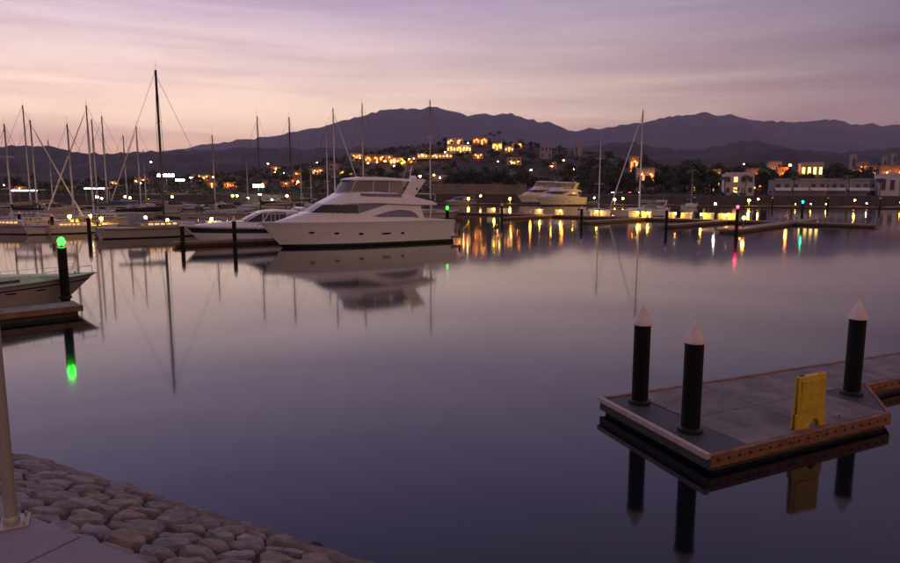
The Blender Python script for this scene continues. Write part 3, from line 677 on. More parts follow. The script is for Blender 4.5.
# ------------------------------------------------------------------ open sport cruiser
def sport_cruiser(name, label, loc, rz, L=13.0, stripe='navy', canvas=None, group=None, rails=True, lit=False, gel='gel'):
    k = L / 13.0; t = thing(name, label, 'motorboat', loc, rz, group)
    h = Hull(L, 3.9 * k, 1.35 * k, 1.75 * k, tw=.9, rake=.13, full=2.0, mid=.4, flare=.16); h.build(t, gel, bootz=.14 * k, decklow=.03)
    if stripe: h.band(t, .62, .90, stripe, 'hull_stripe', t0=.02, t1=.985, rel=True)
    h.band(t, .93, .965, 'deckw', 'rubbing_strake', off=.025, rel=True)
    for x in (7.0, 8.6): h.port(t, x * k, 1.18 * k, .2 * k, .07 * k)
    H = House([(3.0 * k, 1.3 * k, 1.75 * k, 1.6 * k, 1.5 * k), (5.5 * k, 1.32 * k, 1.95 * k, 1.62 * k, 1.45 * k), (6.6 * k, 1.34 * k, 2.08 * k, 1.58 * k, 1.3 * k), (8.4 * k, 1.4 * k, 2.05 * k, 1.4 * k, 1.05 * k), (10.2 * k, 1.5 * k, 1.92 * k, 1.05 * k, .75 * k), (11.8 * k, 1.6 * k, 1.75 * k, .5 * k, .3 * k)], .2 * k)
    H.build(t, gel, 'cabin_trunk')
    # raked windscreen and hard top on struts
    G = House([(3.6 * k, 1.85 * k, 2.86 * k, 1.44 * k, 1.24 * k), (5.2 * k, 1.92 * k, 2.92 * k, 1.44 * k, 1.22 * k), (6.2 * k, 1.98 * k, 2.78 * k, 1.38 * k, 1.1 * k), (7.6 * k, 2.02 * k, 2.12 * k, 1.2 * k, .9 * k)], .1 * k)
    G.build(t, 'glass', 'windscreen')
    HT = House([(1.9 * k, 2.80 * k, 2.88 * k, 1.1 * k, 1.0 * k), (2.6 * k, 2.82 * k, 2.98 * k, 1.36 * k, 1.25 * k), (4.6 * k, 2.9 * k, 3.08 * k, 1.36 * k, 1.2 * k), (5.7 * k, 2.86 * k, 3.0 * k, 1.25 * k, 1.1 * k), (6.2 * k, 2.80 * k, 2.86 * k, 1.1 * k, .9 * k)], .06); HT.build(t, gel if not canvas else canvas, 'hardtop')
    for sd in (1, -1):
        MB().tube([(7.5 * k, sd * 1.18 * k, 2.05 * k), (6.0 * k, sd * 1.16 * k, 2.84 * k)], .05 * k, 6).build('windscreen_frame', gel, t)
        MB().tube([(5.9 * k, sd * 1.42 * k, 1.98 * k), (5.3 * k, sd * 1.26 * k, 2.9 * k)], .045 * k, 6).build('windscreen_frame', gel, t)
        MB().xzprism([(3.3 * k, 1.7 * k), (2.2 * k, 1.7 * k), (1.5 * k, 3.2 * k), (2.1 * k, 3.25 * k)], sd * 1.48 * k - .06, sd * 1.48 * k + .06).build('arch_leg', gel, t, bevel=.03)
    MB().tube([(1.8 * k, -1.48 * k, 3.2 * k), (1.8 * k, 1.48 * k, 3.2 * k)], .12 * k, 8).build('radar_arch', gel, t, smooth=SM)
    MB().tube([(1.8 * k, .4, 3.2 * k), (1.6 * k, .4, 4.6 * k)], .015, 5).build('antenna', gel, t)
    MB().prism([(-.7 * k, -1.5 * k), (.2, -1.6 * k), (.2, 1.6 * k), (-.7 * k, 1.5 * k)], .3 * k, .42 * k).build('swim_platform', 'teak', t, bevel=.02)
    if rails: h.rail(t, .55, .985, .5 * k, mid=False, posts=7)
    if lit: MB().box((3.0 * k, 0, 2.72 * k), (.3, .5, .05)).build('cockpit_light', 'cablit', t)
    return t
cu = HU; cb = at(195, 244); cst = Vector((cb.x, cb.y)) - cu * 12.0 
sport_cruiser('sport_cruiser', 'white sport cruiser with dark hull band moored beside the big yacht', (cst.x, cst.y, 0), heading(cu))
# near boat at the left edge: only its bow is in view
LU = Vector((.74, .672)).normalized(); LN = Vector((-LU.y, LU.x))
lb = at(95, 272.5, 1.29).xy
def bow_boat():
    st = lb - LU * 9.6
    t = thing('cabin_cruiser', 'white cabin cruiser with slit hull windows, bow beside the near finger dock', 'motorboat', (st.x, st.y, 0), heading(LU))
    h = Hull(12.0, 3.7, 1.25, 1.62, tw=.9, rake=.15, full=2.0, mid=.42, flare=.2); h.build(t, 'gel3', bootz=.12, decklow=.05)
    h.band(t, .78, .83, 'navy', 'cove_stripe', rel=True); h.band(t, .93, .97, 'cover_grey', 'rubbing_strake', off=.03, rel=True)
    for x in (9.1, 7.7, 6.3): h.port(t, x, .98 + .02 * (x - 7), .27, .042)
    H = House([(2.5, 1.2, 1.6, 1.5, 1.4), (5.2, 1.25, 1.86, 1.5, 1.3), (7.0, 1.3, 1.84, 1.35, 1.05), (9.0, 1.4, 1.74, 1.0, .72), (10.6, 1.5, 1.62, .5, .3)], .18); H.build(t, 'gel3', 'cabin_trunk')
    H.patch(t, lambda x, z, y: 1.44 + .02 * (x - 5) < z < 1.62 and y > .5, 5.6, 8.2, 'glass', 'cabin_window')
    G = House([(2.6, 1.75, 2.35, 1.3, 1.1), (4.6, 1.8, 2.42, 1.3, 1.08), (5.4, 1.84, 2.32, 1.24, 1.0), (6.9, 1.84, 1.92, 1.05, .8)], .08); G.build(t, 'glass', 'windscreen')
    for sd in (1, -1): MB().tube([(6.9, sd * 1.03, 1.86), (5.2, sd * 1.05, 2.4), (2.6, sd * 1.12, 2.38)], .03, 6).build('windscreen_frame', 'gel', t)
    h.rail(t, .58, .992, .42, r=.013, mid=False, posts=6)
    m = MB().box((9.6, 0, 1.66), (.4, .4, .05)); m.build('deck_hatch', 'glass', t, bevel=.015)
    MB().tube([(11.5, 0, 1.58), (12.12, 0, 1.6), (12.05, 0, 1.3)], .04, 6).build('anchor', 'steel', t)
    for x in (10.8,): MB().box((x, .32, 1.62), (.22, .05, .05)).build('cleat', 'steel', t); MB().lathe([(.05, 1.6), (.05, 1.72), (.09, 1.74), (.03, 1.8)], 8, (x + .2, 0, 0)).build('windlass', 'steel', t)
    t.scale = (.8, .8, .8)
    return t
bow_boat()
# ------------------------------------------------------------------ docks
def run_dock(name, label, p0, p1, wd, group=None, plank=2.4, fas='dockside', deck=.42, th=.3):
    p0 = Vector(p0); p1 = Vector(p1); d = (p1 - p0); L = d.length; t = thing(name, label, 'dock', (p0.x, p0.y, 0), heading(d), group)
    n = max(1, round(L / plank)); me = None
    for i in range(n):
        a, b = L * i / n, L * (i + 1) / n
        if me is None:
            o = MB().box(((a + b) / 2, 0, deck - .05), (b - a - .03, wd - .12, .1)).build('deck_panel', 'dock', t, bevel=.01); me = o
        else:
            o = me.copy(); col.objects.link(o); o.location = (L * i / n, 0, 0)
    for sd in (1, -1): MB().box((L / 2, sd * (wd / 2 - .05), deck - .1), (L, .1, .22)).build('fascia', fas, t)
    for x in (.05, L - .05): MB().box((x, 0, deck - .12), (.1, wd - .22, .2)).build('end_board', fas, t)
    m = MB(); m.box((L / 2, 0, .02), (L - .3, wd - .4, .5)); m.build('float', 'conc_dark', t)
    return t
# near finger at the left edge
e0 = at(78, 303, .42).xy; fn = LU
run_dock('finger_dock', 'low concrete finger dock beside the cabin cruiser with slit hull windows', (e0 - LN * .0) - LU * 16, e0 - LN * .05, 1.5, plank=2.7, fas='dockside')
piling(66, 309, 'tall dark piling carrying a bright green lantern beside the near finger dock', pos=at(66.5, 307.5), light='green', top=2.52, r=.18, dk=.42)
GA = Vector((.70, .714)).normalized(); GB = Vector((.74, -.673)).normalized(); GL = Vector((.80, .60))
run_dock('main_dock', 'long dock walkway with lit pedestals joining the fingers beyond the big yacht', (-6, 147), (57.5, 89.2), 2.6)
tips = [(9.07, 113.3), (19.75, 98.2), (28.8, 87.8)]
flabels = ['finger dock with single piling, first past the big yacht stern', 'finger dock below the sailboat with a furled white headsail', 'finger dock between the furled-sail boat and the red lantern']
for (x, y), lb_ in zip(tips, flabels):
    tt = (104.8 - (.67 * x + .74 * y)) / .997 - 1.5
    run_dock('finger_dock', lb_, (x, y), Vector((x, y)) + GA * tt, 1.6, 'finger docks off the long walkway')
run_dock('finger_dock', 'broad end dock between the red lantern and the teal lantern', (32.4, 77.2), (57.3, 105.4), 2.3)
piling(0, 0, 'dark piling at the tip of the first finger past the big yacht', pos=Vector((8.8, 112.4, 0)), top=2.9, r=.2, sides=12, dk=.42)
piling(0, 0, 'dark piling at tip of finger dock below the furled-sail sailboat', pos=Vector((19.3, 97.2, 0)), top=2.75, r=.2, sides=12, dk=.42)
piling(0, 0, 'dark piling with pale cap at tip of finger next to red lantern dock', pos=Vector((28.4, 86.9, 0)), top=2.9, r=.2, sides=12, dk=.42)
piling(0, 0, 'dark piling carrying a red lantern at the broad end dock', pos=Vector((33.2, 76.6, 0)), top=2.75, light='red', r=.19, sides=12, dk=.42)
piling(0, 0, 'dark piling carrying a teal green lantern at far end of broad dock', pos=Vector((56.6, 106.6, 0)), top=2.8, light='teal', r=.19, sides=12, dk=.42)
piling(0, 0, 'dark piling carrying a green lantern behind the big yacht stern', pos=Vector((-.3, 72.6, 0)), top=2.75, light='green', r=.19, sides=12, dk=.42)
# left pier: walkway and fingers
run_dock('main_dock', 'dock walkway running behind the moored sailboats and the big yacht', (-1.5, 76.2), (-70, 138.5), 2.6)
ltips = [(-53.5, 82.3, 2.5), (-45.5, 75.7, 2.45), (-37.9, 69.4, 2.55)]
lab = ['dark piling farthest from the yacht in the row before the sailboats', 'dark piling in the middle of the row before the sailboats', 'dark piling by the sailboat with the tallest mast']
for (x, y, tp), l_ in zip(ltips, lab):
    piling(0, 0, l_, pos=Vector((x, y, 0)), top=tp, r=.19, sides=12, dk=.42)
    v = Vector((x, y)) + GL * .4; run_dock('finger_dock', l_.replace('dark piling', 'finger dock'), v + GL * .2 + Vector((-.6, .8)) * .9, v + GL * 24 + Vector((-.6, .8)) * .9, 1.5, 'finger docks between the sailboats')
cf0 = Vector((-24.6, 58.6)); run_dock('finger_dock', 'finger dock between the sport cruiser and the big yacht', cf0, cf0 - HU * 21, 1.5)
piling(0, 0, 'dark piling at the finger tip under the sport cruiser bow', pos=Vector((-23.6, 58.2, 0)), top=2.25, r=.18, sides=12, dk=.42)
piling(0, 0, 'dark piling in front of the sport cruiser hull', pos=Vector((-19.4, 57.6, 0)) + Vector((.3, .9, 0)), top=2.75, r=.18, sides=12, dk=.42)
# second line of docks towards the far shore
run_dock('main_dock', 'far dock walkway with amber lamps before the seawall', (-20, 243), (142, 168), 2.8)
run_dock('main_dock', 'far dock walkway behind the rows of sailboats', (-150, 215), (-30, 170), 2.6)
# ------------------------------------------------------------------ sailboats
def sailboat(label, loc, head, L=12.0, mast=16.0, mf=.52, cover='navy', furl='sail', hullm='gel', mastm='alu', stripe='navy', dodger=None, group=None, mr=.10, lit=False, second=None, spread=2):
    t = thing('sailboat', label, 'sailboat', (loc[0], loc[1], 0), heading(head), group)
    B = .30 * L; fs, fb = .085 * L, .105 * L
    h = Hull(L, B, fs, fb, tw=.68, rake=.11, full=1.9, mid=.42, flare=.12, sag=.012 * L, keel=.5, trans=-.35); h.build(t, hullm, bootz=.12, decklow=.03)
    if stripe: h.band(t, .80, .87, stripe, 'cove_stripe', rel=True, t0=.03, t1=.97)
    z = fs
    H = House([(.30 * L, z - .05, z + .42, .30 * B, .26 * B), (.42 * L, z, z + .46, .31 * B, .25 * B), (.58 * L, z + .02, z + .42, .26 * B, .2 * B), (.70 * L, z + .05, z + .25, .16 * B, .1 * B)], .1, 24); H.build(t, hullm, 'coachroof')
    H.patch(t, lambda x, zz, y: z + .16 < zz < z + .32 and (x / L * 22) % 1 > .3 and y > .1 * B, .33 * L, .56 * L, 'cablit' if lit else 'glass', 'cabin_window', nx=60, n=30)
    mx = mf * L; mb0 = z + .4
    MB().tube([(mx, 0, mb0), (mx, 0, mast)], [mr, mr * .8], 8).build('mast', mastm, t, smooth=True)
    bl = min(mx - .06 * L, .36 * L); bz = z + 1.55
    MB().tube([(mx, 0, bz), (mx - bl, 0, bz + .1)], .07, 6).build('boom', mastm, t)
    m = MB(); m.tube([(mx + .05, 0, bz + .75), (mx - .25, 0, bz + .30), (mx - bl * .5, 0, bz + .24), (mx - bl * .98, 0, bz + .2)], [.1, .25, .2, .1], 8); m.build('sail_cover', 'cover_' + cover, t, smooth=True)
    m = MB(); bow = (L * .985, 0, fb); fr = (mx, 0, mast * .97)
    for j in range(spread):
        zz = mb0 + (mast - mb0) * (j + 1) / (spread + 1); m.tube([(mx, -.10 * L * (1 - .2 * j), zz), (mx, .10 * L * (1 - .2 * j), zz)], .035, 5)
    m.build('spreader', mastm, t)
    m = MB()
    for sd in (1, -1):
        pts = [(mx - .1, sd * B * .46, z)] + [(mx, sd * .10 * L * (1 - .2 * j), mb0 + (mast - mb0) * (j + 1) / (spread + 1)) for j in range(spread)] + [(mx, 0, mast * .985)]
        m.tube(pts, .018, 4); m.tube([(mx - .5, sd * B * .46, z), (mx, 0, mb0 + (mast - mb0) / 2)], .018, 4)
    m.tube([(.1, 0, fs + .1), (mx, 0, mast)], .018, 4)
    if not furl: m.tube([bow, fr], .02, 4)
    m.build('rigging', 'wire', t)
    if furl:
        a, b = Vector(bow), Vector(fr); MB().tube([a + (b - a) * .03, a + (b - a) * .1, a + (b - a) * .8, a + (b - a) * .97], [.04, .12, .08, .03], 6).build('furled_headsail', furl, t, smooth=True)
    MB().tube([(mx, 0, mast), (mx, 0, mast + .9)], .012, 4).build('masthead_antenna', 'wire', t)
    if dodger:
        D = House([(.20 * L, z + .3, z + 1.15, .26 * B, .22 * B), (.29 * L, z + .35, z + 1.2, .27 * B, .22 * B), (.34 * L, z + .4, z + .6, .24 * B, .18 * B)], .2, 10); D.build(t, 'cover_' + dodger, 'spray_dodger')
    h.rail(t, .02, .98, .55, r=.014, posts=9)
    MB().lathe([(.16, -.05), (.24, -.05), (.24, .05), (.16, .05)], 12).build('lifebuoy', 'cover_maroon' if cover != 'maroon' else 'sail', t).matrix_local = Matrix.Translation((-.05, .25 * B, fs + .35)) @ Matrix.Rotation(R(90), 4, 'Y')
    if second:
        m = MB(); m.tube([(.14 * L, 0, z), (.14 * L, 0, second)], .07, 8); m.build('mizzen_mast', mastm, t)
    return t
def mast_at(pxt, pyt, Yd): return Vector((xat(pxt, pyt, Yd), Yd)), hgt(pyt, Yd)
def place_sail(pxt, pyt, Yd, head, L, label, **k):
    p, mh = mast_at(pxt, pyt, Yd); head = Vector(head).normalized(); mf = k.get('mf', .52)
    q = p - head * (mf * L); return sailboat(label, (q.x, q.y), head, L=L, mast=mh, **k)
A1 = GL; A2 = -GL
place_sail(155.5, 70, 72.2, A1, 13.5, 'sailboat with the tallest dark mast and black sail cover', mf=.47, cover='black', furl=None, mastm='mastdark', mr=.15, stripe='navy', lit=True, hullm='gel3', dodger='grey')
place_sail(4, 124, 77, (-.97, .2), 12.5, 'sailboat with maroon stripe, black boom cover and warm lit cabin windows', mf=.46, cover='black', furl=None, hullm='gel3', stripe='maroon', lit=True)
place_sail(67, 124, 77.5, A1, 9.5, 'small white sailboat with yellow lit cabin between two dark pilings', mf=.5, cover='tan', hullm='gel2', stripe=None, lit=True, furl=None)
bgs = [(22.5, 105, 101, A1, 13, 'tan sail cover moored behind the maroon striped boat', dict(cover='tan', furl=None, stripe='blue' and None)),
       (30, 120, 88, A1, 11.5, 'navy sail cover and furled white headsail beside dark piling', dict(cover='navy')),
       (86, 105, 96, A2, 13, 'green sail cover and furled headsail behind the small lit sailboat', dict(cover='green')),
       (91.5, 119, 106, A1, 12.5, 'maroon sail cover beside the lit fuel canopy', dict(cover='maroon', furl=None, stripe='maroon')),
       (101.5, 116, 112, A2, 13, 'blue sail cover near the fuel canopy', dict(cover='blue', furl=None)),
       (123, 135, 125, A1, 11.5, 'grey sail cover and grey dodger just behind the tallest mast boat', dict(cover='grey', furl=None, dodger='grey')),
       (136, 126, 122, A2, 12, 'grey sail cover and furled headsail behind the tallest mast boat', dict(cover='grey')),
       (212, 135, 118, A1, 11, 'green cover and green dodger before the floodlit quay', dict(cover='green', furl=None, dodger='green')),
       (257, 116, 112, A2, 12.5, 'black cover and dark mast just above the bright floodlight', dict(cover='black', furl=None, mastm='mastdark')),
       (289, 117, 104, A1, 12.5, 'dark mast and tan dodger behind the sport cruiser', dict(cover='tan', furl=None, mastm='mastdark', dodger='tan')),
       (326, 125, 128, A2, 12, 'white mast and blue dodger behind the big yacht windscreen', dict(cover='blue', furl=None, mastm='mastwhite', dodger='blue')),
       (333, 108, 112, A1, 13.5, 'tall white mast and furled headsail behind the big yacht', dict(cover='navy', mastm='mastwhite')),
       (362, 103, 122, A2, 13.5, 'slim tall mast with maroon dodger behind the big yacht flybridge', dict(cover='maroon', furl=None, dodger='maroon')),
       (430, 100, 116, A1, 13.5, 'pale mast with navy dodger rising behind the big yacht radar arch', dict(cover='navy', furl=None, dodger='navy')),
       (310, 150, 150, A1, 11, 'short mast and black dodger between taller masts', dict(cover='black', furl=None, dodger='black')),
       (300, 152, 160, A2, 11, 'short mast and tan sail cover in the rear row', dict(cover='tan', furl=None, stripe='maroon')),
       (48, 140, 140, A1, 11, 'short mast, tan cover and green dodger in the rear row', dict(cover='tan', furl=None, dodger='green')),
       (143, 150, 155, A2, 10.5, 'short mast and maroon dodger in the rear row', dict(cover='grey', furl=None, dodger='maroon')),
       (246, 150, 165, A1, 11, 'short mast and navy dodger under the hillside lights', dict(cover='grey', furl=None, dodger='navy'))]
for x, y, Yd, hd, L, lb2, kw in bgs:
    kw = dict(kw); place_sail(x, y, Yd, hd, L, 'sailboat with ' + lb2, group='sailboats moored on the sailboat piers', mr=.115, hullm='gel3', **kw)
place_sail(643, 110, 128, (-.93, -.37), 13.0, 'white sailboat with white mast and thick furled headsail by yellow lit boxes', mf=.46, cover='tan', mastm='mastwhite', mr=.15, stripe='blue' and None, dodger='grey')
place_sail(601, 133, 132, GA, 11.0, 'sailboat with raked pale mast and bare forestay before the white yachts', cover='grey', mastm='mastwhite', mr=.12, furl=None, stripe='navy')
place_sail(693, 168, 190, GA, 9.0, 'small sailboat with short thin mast near the far walkway', cover='blue', furl=None, mr=.07)
# ------------------------------------------------------------------ more motorboats
cl = [(232, 216.5, A1, 10.5, 'navy', None, 'navy band moored behind the sport cruiser'), (262, 213, A2, 11.5, None, None, 'plain hull under the bright floodlight'),
      (318, 209, A1, 12, 'maroon', 'cover_tan', 'maroon band and tan canopy behind the big yacht bow'), (345, 206, A1, 12.5, None, 'cover_navy', 'navy canopy behind the big yacht windscreen'),
      (205, 214, A2, 10, 'blue', 'cover_grey', 'blue band and grey canopy near the floodlit quay'), (180, 211, A1, 10.5, None, 'cover_maroon', 'maroon canopy behind the tallest mast boat'),
      (140, 210, A1, 10, 'maroon', None, 'maroon band among the sailboats'), (105, 212, A2, 11, 'navy', 'cover_blue', 'blue canopy beside the fuel canopy'),
      (60, 214, A1, 10, 'blue', None, 'blue band behind the small lit sailboat'), (25, 213, A2, 11, None, 'cover_black', 'black canopy behind the maroon striped sailboat'),
      (455, 205.5, (-.6, -.8), 11.5, None, 'cover_grey', 'grey canopy just past the big yacht stern'), (467, 203, (-.5, -.86), 11, 'navy', 'cover_black', 'navy band and black canopy past the big yacht stern'),
      (280, 205, A2, 11, 'navy', 'cover_tan', 'navy band and tan canopy in the rear row'), (300, 206.5, A1, 10, 'blue', 'cover_navy', 'blue band and navy canopy in the rear row')]
for px, py, hd, L, stp, cv, lb3 in cl:
    p = at(px, py).xy; hd = Vector(hd).normalized(); q = p - hd * L * .5
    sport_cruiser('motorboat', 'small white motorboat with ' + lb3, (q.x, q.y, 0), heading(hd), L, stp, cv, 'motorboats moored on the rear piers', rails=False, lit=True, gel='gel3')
for px, py, hd, s_, lb3 in ((560, 205.5, (-.82, -.57), 1.1, 'tall white flybridge yacht with an orange lit saloon at the far dock'), (541, 203.0, (-.86, -.5), 1.22, 'tall white flybridge yacht half hidden behind the orange lit one')):
    p = at(px, py).xy; hd = Vector(hd).normalized(); q = p - hd * 9 * s_
    y = flybridge_yacht('motor_yacht', lb3, (q.x, q.y, 0), heading(hd), 'white yachts at the far dock', 'gel2'); y.scale = (s_, s_, s_ * 1.12)
    if 'orange lit saloon' in lb3 and 'half' not in lb3:
        for sd in (1, -1): MB().box((5.4, sd * 2.06, 3.2), (1.3, .06, .36)).build('lit_window', 'winlit2', y)
        MB().box((3.1, 0, 3.3), (.06, 1.6, .7)).build('lit_door', 'winlit', y)
p = at(655, 213).xy; sport_cruiser('trawler', 'white trawler yacht with a row of cabin windows beside yellow lit boxes', (p.x + 3, p.y + 3, 0), heading((-.7, -.7)), 11.0, None, None, rails=True, gel='gel2')
# ------------------------------------------------------------------ dock boxes and service pedestals
def dock_box(loc, rz, label, s=1.0):
    t = thing('dock_box', label, 'storage box', loc, rz, 'dock boxes along the piers')
    MB().box((0, 0, .30 * s), (1.15 * s, .62 * s, .60 * s)).build('body', 'boxw', t, bevel=.03); MB().xzprism([(-.6 * s, .60 * s), (.6 * s, .60 * s), (.56 * s, .74 * s), (-.56 * s, .74 * s)], -.34 * s, .34 * s).build('lid', 'boxw', t, bevel=.02)
    return t
def pedestal(loc, rz, label, lamp='yel', h=1.05, group='service pedestals along the piers', r=.11):
    t = thing('service_pedestal', label, 'pedestal', loc, rz, group)
    MB().box((0, 0, h * .45), (.22, .2, h * .9), taper=.85).build('body', 'boxw', t, bevel=.015)
    MB().lathe([(r * .9, h * .9), (r, h * .93), (r, h * .93 + r * 1.6), (r * .7, h * .93 + r * 1.8)], 10).build('lamp', lamp, t)
    MB().lathe([(r * 1.5, h * .93 + r * 1.8), (r * 1.3, h * .93 + r * 2.3), (.01, h * .93 + r * 2.7)], 10).build('hood', 'galv', t); return t
def on_line(a, b, px):
    a = Vector(a); b = Vector(b); k = (px - CX) / F * 1.0095; d = b - a; t = (k * a.y - a.x) / (d.x - k * d.y); return a + d * t
MA, MBb = Vector((-6, 147)), Vector((57.5, 89.2)); md = (MBb - MA).normalized(); mn = Vector((md.y, -md.x)); mn = mn if mn.y < 0 else -mn
near = {'first': 0}
bx = [(490.5, 'pair of boxes nearest the big yacht stern, outer one'), (503, 'pair of boxes nearest the big yacht stern, inner one'), (537, 'box alone beside the far yachts'), (558, 'box between the far yachts and the raked mast sailboat'), (593, 'brightly lit box under the raked mast'), (603, 'box touching the raked mast sailboat'),
      (631, 'bright yellow lit box before the furled headsail'), (644, 'bright box under the white mast'), (667, 'box beside the white trawler bow'), (683, 'box past the white trawler'), (705, 'dim box before the tall white light'), (720, 'dim box between tall white light and red lantern'), (729, 'bright yellow box beside the red lantern')]
for i, (px, lb4) in enumerate(bx):
    q = on_line(MA, MBb, px) - mn * .1; dock_box((q.x, q.y, .425), heading(md) + .2 * math.sin(i * 3.1), 'cream dock ' + lb4 if lb4.startswith('box') else 'cream dock box, ' + lb4, 1.35)
for i, (px, lb4) in enumerate([(496.5, 'the pair of boxes by the big yacht'), (541.5, 'the box by the far yachts'), (562, 'the box before the raked mast boat'), (597.5, 'the boxes under the raked mast'), (638, 'the boxes under the white mast'), (648, 'the white trawler bow'), (675, 'the boxes past the trawler'), (700, 'the dim boxes'), (725.5, 'the box next to red lantern')]):
    q = on_line(MA, MBb, px) + mn * 1.05; pedestal((q.x, q.y, .425), heading(md), 'lit service pedestal lighting ' + lb4, 'yel', .75, r=.13)
for (fx, fy), tt, bxs, lb4 in (((-37.9, 69.4), 12.3, 1.3, 'the sport cruiser bow'), ((-37.9, 69.4), 7.4, 0, 'the tallest mast sailboat'), ((-45.5, 75.7), 4.6, .9, 'the small lit sailboat bow'), ((-53.5, 82.3), 5.0, 1.0, 'the small lit sailboat stern'), ((-53.5, 82.3), 7.4, 0, 'the rear of the small lit sailboat'), ((-45.5, 75.7), 9.5, .9, 'the rear of the tallest mast boat')):
    v = Vector((fx, fy)) + GL * (tt + .4) + Vector((-.6, .8)) * .9
    pedestal((v.x + .45, v.y - .45, .425), 0, 'lit service pedestal beside ' + lb4, 'yel', 1.15, r=.16)
    if bxs: u = v + GL * .6 + Vector((-.2, .3)); dock_box((u.x, u.y, .425), heading(GL), 'cream dock box beside ' + lb4, bxs)
FA, FB = Vector((-20, 243)), Vector((142, 168)); fdv = (FB - FA).normalized()
def lamp_post(loc, label, lamp, h=3.2, r=.2, group='lamps along the far piers', name='dock_lamp'):
    t = thing(name, label, 'lamp', loc, 0, group)
    MB().lathe([(.09, 0), (.09, .3), (.05, .35), (.045, h)], 8).build('post', 'pole', t); MB().ball((0, 0, h + r * .9), r, 10, 6).build('globe', lamp, t, smooth=True); MB().lathe([(r * .5, h - .02), (r * .6, h + .04)], 8).build('collar', 'pole', t); return t
for px, lp, hh, r, lb4 in ((480, 'amber', 2.3, .3, 'amber globe lamp straight past the big yacht stern'), (592, 'yel', 1.9, .24, 'yellow globe lamp near the far yachts'), (620, 'yel', 1.7, .26, 'yellow globe lamp behind the furled headsail'), (753, 'warm', 1.8, .2, 'pale globe lamp just past the red lantern'), (848, 'amber', 1.6, .22, 'amber globe lamp with long reflection past the teal lantern'), (860, 'warm', .9, .12, 'small low lamp beside the amber globe lamp'), (820, 'amber', .6, .12, 'low amber lamp behind the teal lantern'), (805, 'amber', .6, .12, 'low amber lamp hidden by the teal lantern post'), (893, 'orange', 1.2, .1, 'low orange lamp near the end of far walkway'), (790, 'amber', .5, .1, 'low amber lamp between the red and teal lanterns')):
    q = on_line(FA, FB, px); lamp_post((q.x, q.y, .425), lb4, lp, hh, r)
for px, lb4 in ((468, 'first on far walkway past the big yacht'), (509, 'before the pale quay wall'), (612, 'behind the furled headsail'), (744, 'beside the red lantern')):
    q = on_line(FA, FB, px); pedestal((q.x, q.y, .425), 0, 'tall yellow lit service pedestal ' + lb4, 'yel', 1.5, 'tall yellow pedestals on the far walkway', .3)
q = on_line((32.4, 77.2), (57.3, 105.4), 740); lamp_post((q.x, q.y, .425), 'amber globe lamp on short post on the broad end dock', 'amber', 1.0, .2)
q = on_line(MA, MBb, 711); lamp_post((q.x, q.y, .425), 'tall narrow white light between the dim boxes', 'flood', 2.3, .16)
for i, (px, dy, lb4) in enumerate(((820, 0, 'by the low amber lamp'), (871, 0, 'past the amber globe lamp'), (766, 0, 'behind the broad end dock'), (690, 0, 'near the small far sailboat'))):
    q = on_line(FA, FB, px) + Vector((-.5, -1.7)); piling(0, 0, 'dark piling at the far walkway ' + lb4, pos=Vector((q.x, q.y, 0)), top=3.2, r=.24, sides=10, dk=.42, group='pilings along the far walkway')
for i, px in enumerate((770, 835, 880, 640)):
    q = on_line(FA, FB, px); run_dock('finger_dock', 'far finger dock ' + ('before the white awnings', 'beside the amber globe lamp', 'at the far walkway end', 'beyond the white trawler')[i], q + Vector((.6, 1.2)), q + Vector((14, 15)), 1.5, 'finger docks off the far walkway')
